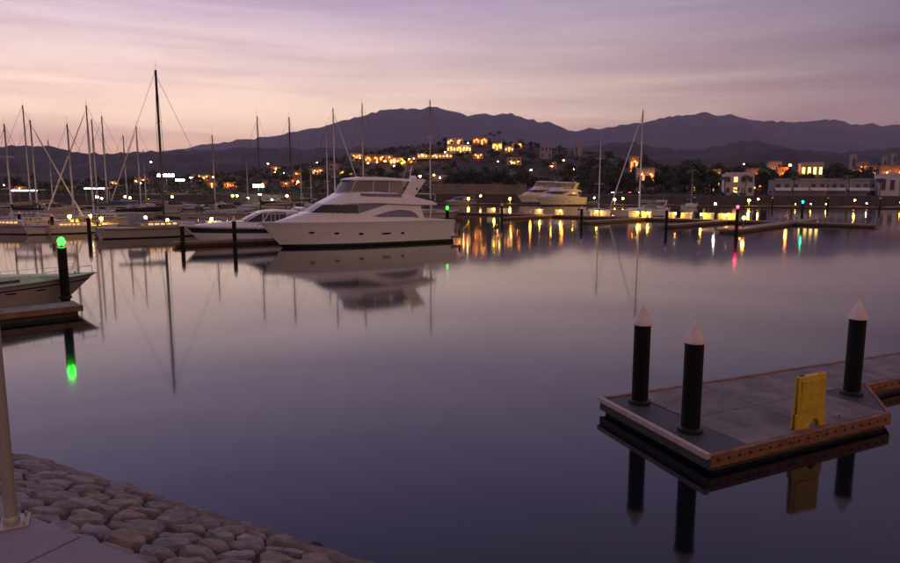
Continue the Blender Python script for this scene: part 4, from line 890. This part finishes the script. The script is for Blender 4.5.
# ------------------------------------------------------------------ houses
def ground_hit(px, py, hh=0.0, y0=None, y1=1100):
    y = y0 or 230
    while y < y1:
        x = xat(px, py, y)
        if y > shoreY(x) + 6 and landz(x, y) + hh >= hgt(py, y): return Vector((x, y, landz(x, y)))
        y += 4
    return None
wm = {}
def win_mesh(kind, wv, hv):
    key = (kind, round(wv, 1), round(hv, 1))
    if key not in wm:
        o = MB().box((0, 0, 0), (wv, .10, hv)).build('window', kind); fr = MB()
        for a, b, c, d in ((0, hv / 2, wv + .16, .1), (0, -hv / 2, wv + .3, .12)): fr.box((a, -.06, b), (c, .14, d))
        fr.box((0, -.055, 0), (.06, .05, hv)); wm[key] = (o.data, fr); bpy.data.objects.remove(o)
    return wm[key][0]
frm = {}
def house(name, label, loc, rz, W, D, H, mat, floors=2, nx=4, lit=(), litm='winlit', roof='flat', group='houses on the slope', balcony=False, door=True, lampy=True):
    t = thing(name, label, 'building', (loc[0], loc[1], loc[2] - .6), rz, group); z0 = .6
    MB().box((0, 0, (H + z0) / 2), (W, D, H + z0)).build('wall', mat, t)
    if roof == 'flat':
        MB().box((0, 0, H + z0 + .12), (W + .3, D + .3, .24)).build('cornice', mat, t); MB().box((0, -D / 2 + .12, H + z0 + .5), (W, .22, .6)).build('parapet', mat, t)
    else:
        e = .6; hh = D * .24
        MB().add([(-W / 2 - e, -D / 2 - e, H + z0), (W / 2 + e, -D / 2 - e, H + z0), (W / 2 + e, D / 2 + e, H + z0), (-W / 2 - e, D / 2 + e, H + z0), (-W / 2 + D * .3, 0, H + z0 + hh), (W / 2 - D * .3, 0, H + z0 + hh)], [(0, 1, 5, 4), (2, 3, 4, 5), (1, 2, 5), (3, 0, 4), (3, 2, 1, 0)]).build('roof', 'tile', t)
    fh = H / floors; k = 0
    for f in range(floors):
        for i in range(nx):
            wv = W / nx * .5; hv = fh * .48; x = -W / 2 + W * (i + .5) / nx; z = z0 + fh * (f + .52)
            on = k in lit; k += 1
            if f == 0 and i == nx // 2 and door:
                o = MB().box((x, -D / 2 - .03, z0 + fh * .38), (wv * .8, .12, fh * .74)).build('door', 'winlit' if on else 'frame', t); continue
            o = bpy.data.objects.new('window', win_mesh(litm if on else 'pane', wv, hv)); col.objects.link(o); o.parent = t; o.location = (x, -D / 2 - .02, z)
            sl = MB().box((0, -.06, - hv / 2 - .06), (wv + .2, .2, .1)).build('sill', mat, o)
    if len(lit) and lampy:  # lamps and brackets added to make the lit house fronts glow
        lk = 'orange' if litm != 'winlit3' else 'yel'
        for i in range(1 if W < 8 else 2 if W < 16 else 3):
            n_ = 1 if W < 8 else 2 if W < 16 else 3; x = -W / 2 + W * (i + .5) / n_ + .2
            MB().ball((x, -D / 2 - 1.3, z0 + fh * .78), .2, 8, 5).build('added_wall_lamp', lk, t); MB().tube([(x, -D / 2, z0 + fh * .84), (x, -D / 2 - 1.3, z0 + fh * .92)], .04, 5).build('added_lamp_bracket', 'pole', t)
    if balcony:
        MB().box((0, -D / 2 - .8, z0 + fh), (W * .96, 1.6, .18)).build('balcony', mat, t); MB().box((0, -D / 2 - 1.55, z0 + fh + .5), (W * .96, .1, .8)).build('balcony_rail', mat, t)
    return t
def bldg(px, pyb, wpx, hpx, label, Yd=None, mat='plaster', **k):
    g_ = ground_hit(px, pyb) if Yd is None else Vector((xat(px, pyb, Yd), Yd, 0))
    if g_ is None: g_ = Vector((xat(px, pyb, 420), 420, 0))
    g_.z = landz(g_.x, g_.y); ppm = F / g_.y; H = max(2.8, hgt(pyb - hpx, g_.y) - g_.z if Yd else hpx / ppm)
    W = wpx / ppm; return house('house', label, g_, k.pop('rz', 0) + math.atan2(-g_.x, g_.y) * .6, W, max(5, W * .7), H, mat, **k)
# shore front on the right
bldg(737, 194, 27, 19.5, 'white cube shaped two storey building at the shore with small dark windows', 272, 'plaster', floors=2, nx=4, lit=(1, 5), lampy=False)
for px, wpx, lb5, lit in ((796, 46, 'low white shore building with canvas awnings past the white cube', ()), (842, 40, 'low white shore building with awnings in the middle of the row', ()), (873, 22, 'low white shore building with awnings beside the tall arcade', ())):
    t = bldg(px, 193.5, wpx, 13, lb5, 276, 'greyp', floors=1, nx=6, lit=lit, group='low shore buildings with awnings'); W = wpx / F * 276
    for i in range(max(2, int(W / 6))):
        n_ = max(2, int(W / 6)); x = -W / 2 + W * (i + .5) / n_; dd = max(5, W * .7) / 2
        MB().add([(x - W / n_ * .46, -dd - .05, 3.9), (x + W / n_ * .46, -dd - .05, 3.9), (x + W / n_ * .46, -dd - 2.6, 2.9), (x - W / n_ * .46, -dd - 2.6, 2.9), (x - W / n_ * .46, -dd - 2.6, 2.55), (x + W / n_ * .46, -dd - 2.6, 2.55)], [(0, 1, 2, 3), (3, 2, 5, 4)]).build('awning', 'awning', t)
    MB().box((0, -dd + .3, 5.2 + .6), (W, .25, .9)).build('fascia_band', 'awning', t)
bldg(893, 194, 30, 19, 'tall white arcade building with deep dark bays at the shore', 268, 'plaster', floors=1, nx=4)
bldg(810, 177, 20, 13, 'villa with every window lit bright yellow behind the shore buildings', 330, 'cream', floors=2, nx=4, lit=range(8), litm='winlit3', balcony=True)
bldg(711, 177, 16, 6, 'low house with a strip of yellow green lit windows among trees', 340, 'greyp', floors=1, nx=4, lit=(0, 1, 2, 3), litm='winlit3')
bldg(754, 176, 16, 6, 'low house with orange lit terrace behind the white cube', 320, 'ochre', floors=1, nx=3, lit=(0, 1, 2), litm='winlit2')
bldg(781, 174, 10, 5, 'small house with a single warm lit room near the bright villa', 335, 'ochre', floors=1, nx=3, lit=(1, 2), litm='winlit')
bldg(774, 170, 12, 7, 'pale small house above the single lit room house', 370, 'cream', floors=1, nx=2, lit=(1,))
bldg(851, 177, 11, 6, 'low house with warm lit porch beside the bright villa', 330, 'cream', floors=1, nx=3, lit=(0, 1, 2))
bldg(862, 170, 8, 7, 'small tower house with orange grille window', 360, 'ochre', floors=2, nx=2, lit=(2, 3), litm='winlit2')
bldg(871, 175, 9, 8, 'house with one pink orange lit square window', 345, 'ochre', floors=1, nx=2, lit=(0, 1), litm='winlit2')
bldg(890, 176, 22, 9, 'wide house with large orange lit openings behind the arcade building', 325, 'ochre', floors=1, nx=4, lit=(0, 1, 2, 3), litm='winlit')
bldg(853, 163, 4.5, 8, 'slim pale tower above the tree tops', 420, 'greyp', floors=2, nx=1)
bldg(884, 166, 3.5, 9, 'slim pale water tower behind the arcade building', 430, 'greyp', floors=2, nx=1)
bldg(893, 166, 2.5, 12, 'thin tall pale chimney tower behind the arcade building', 440, 'greyp', floors=3, nx=1)
bldg(645, 176, 17, 6.5, 'house with two orange lit windows behind the white mast', 330, 'greyp', floors=1, nx=4, lit=(1, 3), litm='winlit2')
bldg(634, 162, 9, 5, 'small house high among dark trees with pink lit wall', 470, 'ochre', floors=1, nx=2, lit=(0, 1), litm='winlit2')
bldg(692, 174, 8, 7, 'small pale house with one lit window between trees', 350, 'cream', floors=2, nx=2, lit=(1,))
bldg(546, 152, 11, 6, 'pale unlit house on the ridge above the far yachts', 560, 'greyp', floors=2, nx=3)
bldg(578, 149, 7, 5, 'small pale unlit house along the ridge', 600, 'greyp', floors=1, nx=2)
# hillside villas in the middle
hv = [(459, 153, 24, 6, 'broad lower terrace of the hilltop villa with a full row of lit windows', 'cream', 1, 8, range(8), 'winlit'), (455, 146, 16, 6, 'white upper block of the hilltop villa with a few lit windows', 'plaster', 1, 5, (0, 3), 'winlit'),
      (480, 145, 15, 6, 'orange washed villa at the top of the hill beside palms', 'ochre', 1, 4, (0, 1, 2, 3), 'winlit2'), (497, 151, 10, 6, 'bright lit villa below the two palms', 'cream', 1, 3, (0, 1, 2), 'winlit3'), (509, 152, 9, 4, 'low villa with warm lit terrace beside the palms', 'cream', 1, 3, (0, 1, 2), 'winlit'), (517, 149, 10, 5, 'reddish villa on the hill shoulder', 'ochre', 1, 3, (0, 2), 'winlit2'),
      (435, 159, 34, 3.5, 'long low lit terrace building below the hilltop villa', 'cream', 1, 10, range(10), 'winlit'), (478, 159, 10, 4, 'small pink villa below the hilltop row', 'ochre', 1, 3, (1,), 'winlit2'), (514, 165, 14, 6, 'two storey house half way down the hill with lit corner', 'greyp', 2, 3, (1,), 'winlit'),
      (372, 163, 14, 6, 'ochre house with orange lit front above the big yacht', 'ochre', 1, 4, (0, 1, 3), 'winlit2'), (386, 162, 13, 5.5, 'cream house with two lit windows above the big yacht', 'cream', 1, 4, (0, 3), 'winlit'), (398, 165, 16, 6, 'wide yellow lit house above the big yacht', 'cream', 1, 5, (0, 1, 2, 4), 'winlit3'), (411, 163, 10, 5, 'small orange house beside the long terrace', 'ochre', 1, 3, (0, 1), 'winlit2'),
      (357, 161, 12, 6, 'cream house with tan front at the end of the house row', 'cream', 1, 3, (1,), 'winlit'), (291, 163, 20, 10, 'large square three storey hotel block on the slope', 'ochre', 3, 6, (4, 9), 'winlit2'), (346, 176, 14, 4, 'low lit shed roofed house behind the yacht bridge', 'cream', 1, 4, (0, 1, 2, 3), 'winlit'),
      (300, 178, 12, 5, 'reddish house with lit doorway behind the dark masts', 'ochre', 1, 3, (1,), 'winlit'), (318, 176, 11, 6, 'ochre house with lit arch behind the dark masts', 'ochre', 1, 3, (0, 1), 'winlit2'), (334, 170, 9, 5, 'small dark house between the white masts', 'greyp', 1, 2, (), 'winlit'),
      (276, 172, 9, 4, 'small cream house with lit window beside the hotel block', 'cream', 1, 3, (1,), 'winlit'), (262, 169, 9, 4, 'tiny ochre house below the hotel block', 'ochre', 1, 3, (0,), 'winlit2'), (232, 172, 16, 3, 'long low row house with a string of orange windows', 'ochre', 1, 6, range(6), 'winlit2'), (200, 181, 22, 5, 'flood lit shed with open front beside the brightest lights', 'cream', 1, 5, (0, 1, 2, 3), 'winlit'), (212, 176, 10, 6, 'red walled house past the flood lit shed', 'ochre', 1, 3, (1,), 'winlit2'),
      (140, 184, 18, 5, 'low house with warm windows behind the tallest mast', 'ochre', 1, 5, (0, 1, 3), 'winlit2'), (117, 186, 12, 4, 'grey low house behind the fuel canopy', 'greyp', 1, 3, (1,), 'winlit'), (60, 184, 14, 5, 'dark unlit house behind the small lit sailboat', 'greyp', 1, 4, (), 'winlit'), (20, 184, 12, 4, 'dark low house with one lit pane behind the long dim canopy', 'greyp', 1, 3, (0,), 'winlit'), (440, 181, 20, 4, 'long low grey warehouse behind the big yacht arch', 'greyp', 1, 5, (), 'winlit'), (552, 168, 8, 5, 'small house below the ridge with lit porch', 'greyp', 1, 2, (0,), 'winlit')]
for px, py, wp, hp, lb5, mt, fl, nx_, lt, lm in hv:
    bldg(px, py, wp, hp, lb5, None, mt, floors=fl, nx=nx_, lit=tuple(lt), litm=lm, roof='tile' if (mt == 'ochre' and wp < 16) else 'flat', balcony=(wp > 12 and fl == 1 and hp > 4))
# long pale quay wall on the middle shore
ql = MB().prism([(-8, 300), (34, 296), (34, 297.2), (-8, 301.2)], 2.0, 7.6); tag(ql.build('quay_wall', 'sand', bevel=.05), 'long pale quay wall at the shore past the big yacht', 'wall')
# ------------------------------------------------------------------ street lamps
lamps = [(531, 170, 'orange', .5, 'big orange lamp low on the slope'), (563.5, 160.5, 'orange', .5, 'big orange lamp higher on the slope towards the ridge house'), (552, 166, 'orange', .28, 'small orange lamp between the two big ones'), (494, 173, 'yel', .32, 'yellow lamp at the foot of the hill'), (498, 161.5, 'warm', .22, 'pale lamp on the hill below the palms'), (512, 162.5, 'warm', .28, 'pale lamp by the two storey hill house'), (574, 169, 'yel', .16, 'pair of small greenish lamps above the yachts'),
         (790, 165, 'orange', .55, 'big orange lamp beside the bright villa'), (744, 164, 'warm', .2, 'small lamp behind the white cube'), (468, 143, 'warm', .4, 'lamp on the hilltop beside orange villa'), (464, 148, 'warm', .4, 'lamp at the hilltop villa corner'), (445, 152, 'warm', .4, 'lamp at the lower terrace end'), (422, 155, 'warm', .4, 'lamp above the long terrace'),
         (368, 163, 'orange', .5, 'orange lamp over the ochre house'), (377, 162, 'orange', .4, 'orange lamp between two houses'), (385, 161, 'orange', .5, 'orange lamp over the cream house'), (394, 166, 'amber', .45, 'amber lamp by the yellow house'), (402, 163, 'amber', .45, 'amber lamp past the yellow house'), (409, 159, 'orange', .45, 'orange lamp by the small orange house'), (360, 158, 'orange', .35, 'orange lamp over the end house of the row'),
         (420, 176, 'warm', .6, 'bright warm lamp behind the yacht radar arch'), (434, 175, 'orange', .5, 'orange lamp behind the yacht arch'), (440, 177.5, 'warm', .4, 'warm lamp past the yacht arch'), (348, 174, 'amber', .45, 'amber lamp behind the yacht bridge'), (317, 162.5, 'flood', .3, 'white lamp above the masts'), (298, 181.5, 'warm', .35, 'warm lamp low behind dark mast'), (321, 175, 'orange', .45, 'orange lamp behind white masts'),
         (275, 172, 'warm', .3, 'warm lamp beside the hotel block'), (268, 163.5, 'warm', .26, 'lamp highest on the slope by the hotel block'), (284, 173, 'warm', .22, 'small lamp below the hotel block'), (199, 176, 'orange', .4, 'orange lamp by flood lit shed'), (213, 177, 'orange', .35, 'orange lamp by the red walled house'), (136, 181, 'amber', .4, 'amber lamp behind tallest mast'), (141, 183, 'orange', .25, 'small orange lamp behind tallest mast'), (151, 162, 'warm', .35, 'square lamp halfway up the tallest mast background'), (15, 179.5, 'orange', .26, 'small orange lamp above the long dim canopy'), (4, 185, 'orange', .22, 'tiny orange lamp beside the long dim canopy'), (72, 188, 'orange', .25, 'small orange lamp beside the fuel canopy')]
for px, py, lm, r, lb6 in lamps:
    g_ = ground_hit(px, py, 6.0)
    if g_ is None: g_ = Vector((xat(px, py, 330), 330, landz(xat(px, py, 330), 330)))
    hh = max(3.0, hgt(py, g_.y) - g_.z - r); lamp_post(g_, 'street ' + lb6 if lb6.startswith('lamp') else lb6.replace('lamp', 'street lamp', 1), lm, hh, r, 'street lamps in the town', 'street_lamp')
def flood_mast(px, py, Yd, label, n=4, s=1.0):
    x = xat(px, py, Yd); z0 = landz(x, Yd) if Yd > shoreY(x) else .4; t = thing('floodlight_mast', label, 'floodlight', (x, Yd, z0), 0, 'floodlights on the quay'); h = hgt(py, Yd) - z0
    MB().lathe([(.2, 0), (.12, h)], 8).build('post', 'pole', t); MB().box((0, 0, h - .1), (n * .75 * s, .15, .15)).build('cross_arm', 'pole', t)
    for i in range(n):
        x_ = (i - (n - 1) / 2) * .75 * s; MB().box((x_, .2, h + .35 * s), (.5 * s, .3, .5 * s)).build('lamp_housing', 'pole', t); MB().ball((x_, -.02, h + .35 * s), .30 * s, 12, 8).build('lamp_lens', 'flood', t, smooth=True)
flood_mast(258.5, 187.5, 300, 'bright white floodlight mast behind the sport cruiser', 3, 2.3); flood_mast(260, 195, 285, 'lower white floodlight just under the bright one', 2, .9)
flood_mast(166, 177, 330, 'brightest cluster of white floodlights beside the tallest mast', 5, 2.3); flood_mast(180, 181, 325, 'smaller floodlights beside the brightest cluster', 4, 1.5); flood_mast(191, 178, 335, 'small floodlight pair by the shed', 2, .8)
def canopy(px, py, Yd, wpx, label, floor=.4):
    x = xat(px, py, Yd); W = wpx / F * Yd; z = hgt(py, Yd); t = thing('lit_canopy', label, 'canopy', (x, Yd, floor), 0); z -= floor
    MB().box((0, 0, z + .35), (W + .8, 3.2, .25)).build('roof', 'plaster', t, bevel=.03)
    for a in (-1, 1):
        for b in (-1, 1): MB().lathe([(.07, 0), (.07, z + .2)], 8, (a * W * .46, b * 1.3, 0)).build('post', 'pole', t)
    for i in range(3): MB().box(((i - 1) * W * .33, -1.62, z + .1), (W * .30, .12, .22)).build('lamp_tube', 'tube', t)
    MB().box((0, 0, -.2), (W + 2, 4.5, .3)).build('platform', 'dock', t); return t
canopy(97.5, 189, 185, 20, 'fuel dock canopy with a bright strip of tubes among the sailboat masts'); canopy(28, 191, 190, 26, 'long dim lit canopy behind the maroon striped sailboat')
lamp_post((xat(97, 197, 184), 184, .2), 'bright white lamp below the fuel canopy', 'flood', max(1, hgt(197, 184) - .5), .35); lamp_post((xat(101.5, 198, 184), 184, .2), 'second bright lamp below the fuel canopy', 'flood', max(1, hgt(198, 184) - .5), .25)
for i, (px, py, lm, lb6) in enumerate([(125, 197, 'yel', 'yellow lamp next to an amber one'), (130, 198, 'amber', 'amber lamp next to the yellow one'), (149, 200, 'yel', 'yellow lamp touching the tallest mast'), (172, 197, 'amber', 'amber lamp alone between tallest mast and floodlights'), (232.5, 196, 'yel', 'one of the close yellow pair'), (237, 196, 'yel', 'one of the close yellow pair'), (248, 198, 'tube', 'pale lamp by the lower floodlight'), (272, 200, 'tube', 'pale lamp between lower floodlight and dark mast'), (287, 196, 'warm', 'warm lamp by the dark mast')]):
    y = 175 + i; x = xat(px, py, y); lamp_post((x, y, .1), 'small dock lamp, ' + lb6, lm, max(.8, hgt(py, y) - .3), .28, 'small lamps on the sailboat piers')
# ------------------------------------------------------------------ parked car with lights on
def car(loc, rz, label, mat):
    t = thing('car', label, 'car', loc, rz)
    b = MB().xzprism([(-2.1, .35), (2.1, .35), (2.15, .7), (1.9, .85), (1.0, .95), (-1.9, 1.0), (-2.15, .9)], -.85, .85); b.build('body', mat, t, bevel=.08)
    MB().xzprism([(-1.75, .96), (1.05, .93), (.35, 1.45), (-1.15, 1.48)], -.74, .74).build('cabin', 'glass', t, bevel=.08); MB().xzprism([(-1.2, 1.46), (.4, 1.44), (.3, 1.52), (-1.1, 1.54)], -.7, .7).build('roof', mat, t, bevel=.03)
    for x in (-1.3, 1.35):
        for y in (-.85, .85): MB().lathe([(.32, -.1), (.34, -.06), (.34, .06), (.32, .1)], 14).build('wheel', 'black', t, smooth=SM).matrix_local = Matrix.Translation((x, y, .33)) @ Matrix.Rotation(R(90), 4, 'X')
    for y in (-.6, .6):
        MB().box((2.1, y, .68), (.12, .36, .18)).build('headlight', 'head', t); MB().box((-2.14, y, .78), (.1, .34, .16)).build('taillight', 'brake', t)
gy = 305; cx0 = xat(617, 188.5, gy)
car((cx0, gy, landz(cx0, gy) + .02), math.pi + .25, 'silver car with headlamps lit on the shore road behind the raked mast', 'carw')
cx1 = xat(634, 188.5, gy + 3); car((cx1, gy + 3, landz(cx1, gy + 3) + .02), .35, 'dark car showing its red tail lamps on the shore road', 'card')
# ------------------------------------------------------------------ trees
def leaf_cloud(m, c, rx, rz, n, sz, r_):
    for _ in range(n):
        while True:
            v = Vector((r_.uniform(-1, 1), r_.uniform(-1, 1), r_.uniform(-1, 1)))
            if .3 < v.length < 1: break
        p = Vector(c) + Vector((v.x * rx, v.y * rx, v.z * rz)); a = Vector((r_.gauss(0, 1), r_.gauss(0, 1), r_.gauss(0, .6))).normalized(); b = a.cross(Vector((r_.gauss(0, 1), r_.gauss(0, 1), r_.gauss(0, 1)))).normalized(); s_ = sz * r_.uniform(.6, 1.4)
        m.add([p - a * s_, p - b * s_ * .55, p + a * s_, p + b * s_ * .55], [(0, 1, 2, 3)])
def tree_proto(i):
    r_ = random.Random(50 + i); t = thing('broadleaf_tree', 'dark broadleaf tree among the shore houses and slopes', 'tree', (0, 0, 0), 0, 'dark trees along the far shore')
    H = 7 + i % 3; m = MB(); m.tube([(0, 0, -.5), (.1, .05, H * .3), (.2, -.1, H * .55)], [.28, .2, .12], 7); lim = []
    for k in range(5):
        an = k * 1.3 + i; q = (math.cos(an) * H * .24, math.sin(an) * H * .24, H * (.55 + .12 * r_.random())); m.tube([(.1, 0, H * .33), q], [.11, .05], 5); lim.append(q)
    m.build('trunk', 'bark', t); c = MB()
    for q in lim: leaf_cloud(c, q, H * .2, H * .15, 95, .38, r_)
    for k in range(5): leaf_cloud(c, (r_.uniform(-.2, .2) * H, r_.uniform(-.2, .2) * H, H * r_.uniform(.62, .88)), H * .18, H * .13, 80, .36, r_)
    c.build('crown', 'leaf', t); return t
def palm_proto(i):
    r_ = random.Random(80 + i); t = thing('palm_tree', 'tall slim palm tree silhouetted against the hills', 'palm tree', (0, 0, 0), 0, 'palm trees'); H = 8.5 + i
    MB().tube([(0, 0, -.5), (.15, 0, H * .5), (.4 + .2 * i, .1, H)], [.22, .16, .14], 7).build('trunk', 'bark', t); c = MB(); top = Vector((.4 + .2 * i, .1, H))
    for k in range(17):
        an = k * 2.4; d = Vector((math.cos(an), math.sin(an), 0)); up = r_.uniform(.1, 1.0); pts = [top + d * (2.6 * u) + Vector((0, 0, up * 1.7 * u - 2.6 * u * u)) for u in (0, .25, .5, .75, 1)]; sd = Vector((-d.y, d.x, 0))
        for a, b, w0, w1 in zip(pts, pts[1:], (.08, .4, .46, .34), (.4, .46, .34, .05)):
            for q in (1, -1): c.add([a, b, b + sd * w1 * q + Vector((0, 0, -w1 * .5)), a + sd * w0 * q + Vector((0, 0, -w0 * .5))], [(0, 1, 2, 3)])
    c.build('frond_crown', 'palm', t); return t
TP = [tree_proto(i) for i in range(4)]; PPm = [palm_proto(i) for i in range(2)]; usedt = set(); r_ = random.Random(21)
KIND = {0: 'rounded', 1: 'wide spreading', 2: 'ragged', 3: 'tall bushy', 10: 'slim', 11: 'tall leaning'}
def put(proto, key, px, Yd, s_, zoff=0):
    x = xat(px, 190, Yd); z = landz(x, Yd)
    if Yd < shoreY(x) + 4: return
    o = proto if key not in usedt else dup(proto); usedt.add(key); o.location = (x, Yd, z - .1 + zoff); sz_ = 'small' if s_ < .85 else 'large' if s_ > 1.35 else 'medium'; zone = ('on the slope behind the sailboat masts' if px < 320 else 'on the villa hillside' if px < 470 or Yd > 560 else 'on the dark slope below the villa hill' if px < 600 else 'behind the white masts' if px < 700 else 'beside the white cube building' if px < 780 else 'around the bright lit villa' if px < 840 else 'behind the awning buildings')
    o['label'] = '%s dark %s %s %s' % (sz_, KIND[key], 'palm' if key >= 10 else 'broadleaf tree', zone); o.rotation_euler = (0, 0, r_.uniform(0, 6)); o.scale = (s_ * r_.uniform(.9, 1.25), s_ * r_.uniform(.9, 1.25), s_)
for px in range(470, 925, 7): put(TP[px % 4], px % 4, px + r_.uniform(-4, 4), r_.uniform(296, 380) if px < 700 else r_.uniform(292, 345), r_.uniform(.75, 1.35))
for px in range(560, 905, 7): put(TP[(px + 1) % 4], (px + 1) % 4, px + r_.uniform(-5, 5), r_.uniform(390, 520), r_.uniform(1.1, 1.8))
for px in range(300, 640, 6): put(TP[px % 4], px % 4, px + r_.uniform(-4, 4), r_.uniform(380, 640), r_.uniform(.6, 1.15))
for px in range(585, 915, 5): put(TP[(px + 2) % 4], (px + 2) % 4, px + r_.uniform(-3, 3), r_.uniform(300, 360) if px < 716 else r_.uniform(306, 360), r_.uniform(.95, 1.7))
for px in range(-10, 320, 10): put(TP[px % 4], px % 4, px + r_.uniform(-5, 5), r_.uniform(360, 560), r_.uniform(.6, 1.2))
for px, Yd, s_ in ((455, 330, 1.5), (470, 325, 1.4), (462, 335, 1.3), (341, 340, 1.4), (346, 335, 1.2), (651, 330, 1.6), (690, 325, 1.9), (684, 330, 1.7), (764, 318, 1.9), (768, 322, 1.7), (733, 330, 1.6), (700, 330, 1.5), (855, 335, 1.5), (873, 380, 1.9), (838, 340, 1.3), (620, 340, 1.5)): put(TP[int(px) % 4], int(px) % 4, px, Yd, s_)
for px, Yd, s_ in ((490, 640, 1.15), (499, 645, 1.25), (494, 650, 1.0), (484, 640, .9), (725, 268, .8), (745, 266, .85), (793, 262, .8), (849, 262, .85), (764, 300, 1.3), (690, 310, 1.3), (520, 600, 1.0), (880, 262, .8), (655, 330, 1.2)): put(PPm[int(px) % 2], 10 + int(px) % 2, px, Yd, s_)
sb = MB(); rq = random.Random(77)
for _ in range(5200):
    y = 262 + 560 * rq.random() ** 1.3; x = (rq.random() * 1.7 - .85) * y
    d = y - shoreY(x)
    if d < 14 or (x > 60 and d < 45 and rq.random() < .8): continue
    s_ = rq.uniform(.7, 2.3) * (1 + y / 900); z = landz(x, y)
    leaf_cloud(sb, (x, y, z + s_ * .3), s_, s_ * .7, 9, s_ * .5, rq)
so_ = sb.build('scrub', 'leaf'); so_['kind'] = 'stuff'; so_['label'] = 'low dark scrub covering the slopes behind the harbour'
# ------------------------------------------------------------------ evening haze over the whole place
hm = bpy.data.materials.new('evening_haze'); hm.use_nodes = True; hn = hm.node_tree; hn.nodes.clear(); ho = hn.nodes.new('ShaderNodeOutputMaterial'); hv_ = hn.nodes.new('ShaderNodeVolumePrincipled')
hv_.inputs['Color'].default_value = (.86, .78, .98, 1); hv_.inputs['Density'].default_value = 5.6e-5; hv_.inputs['Anisotropy'].default_value = .2; hn.links.new(hv_.outputs[0], ho.inputs['Volume']); M['haze'] = hm
hz = MB().box((0, 6550, 699), (30000, 13900, 1404)).build('haze', 'haze'); hz['kind'] = 'stuff'; hz['label'] = 'thin purple evening haze over the bay'
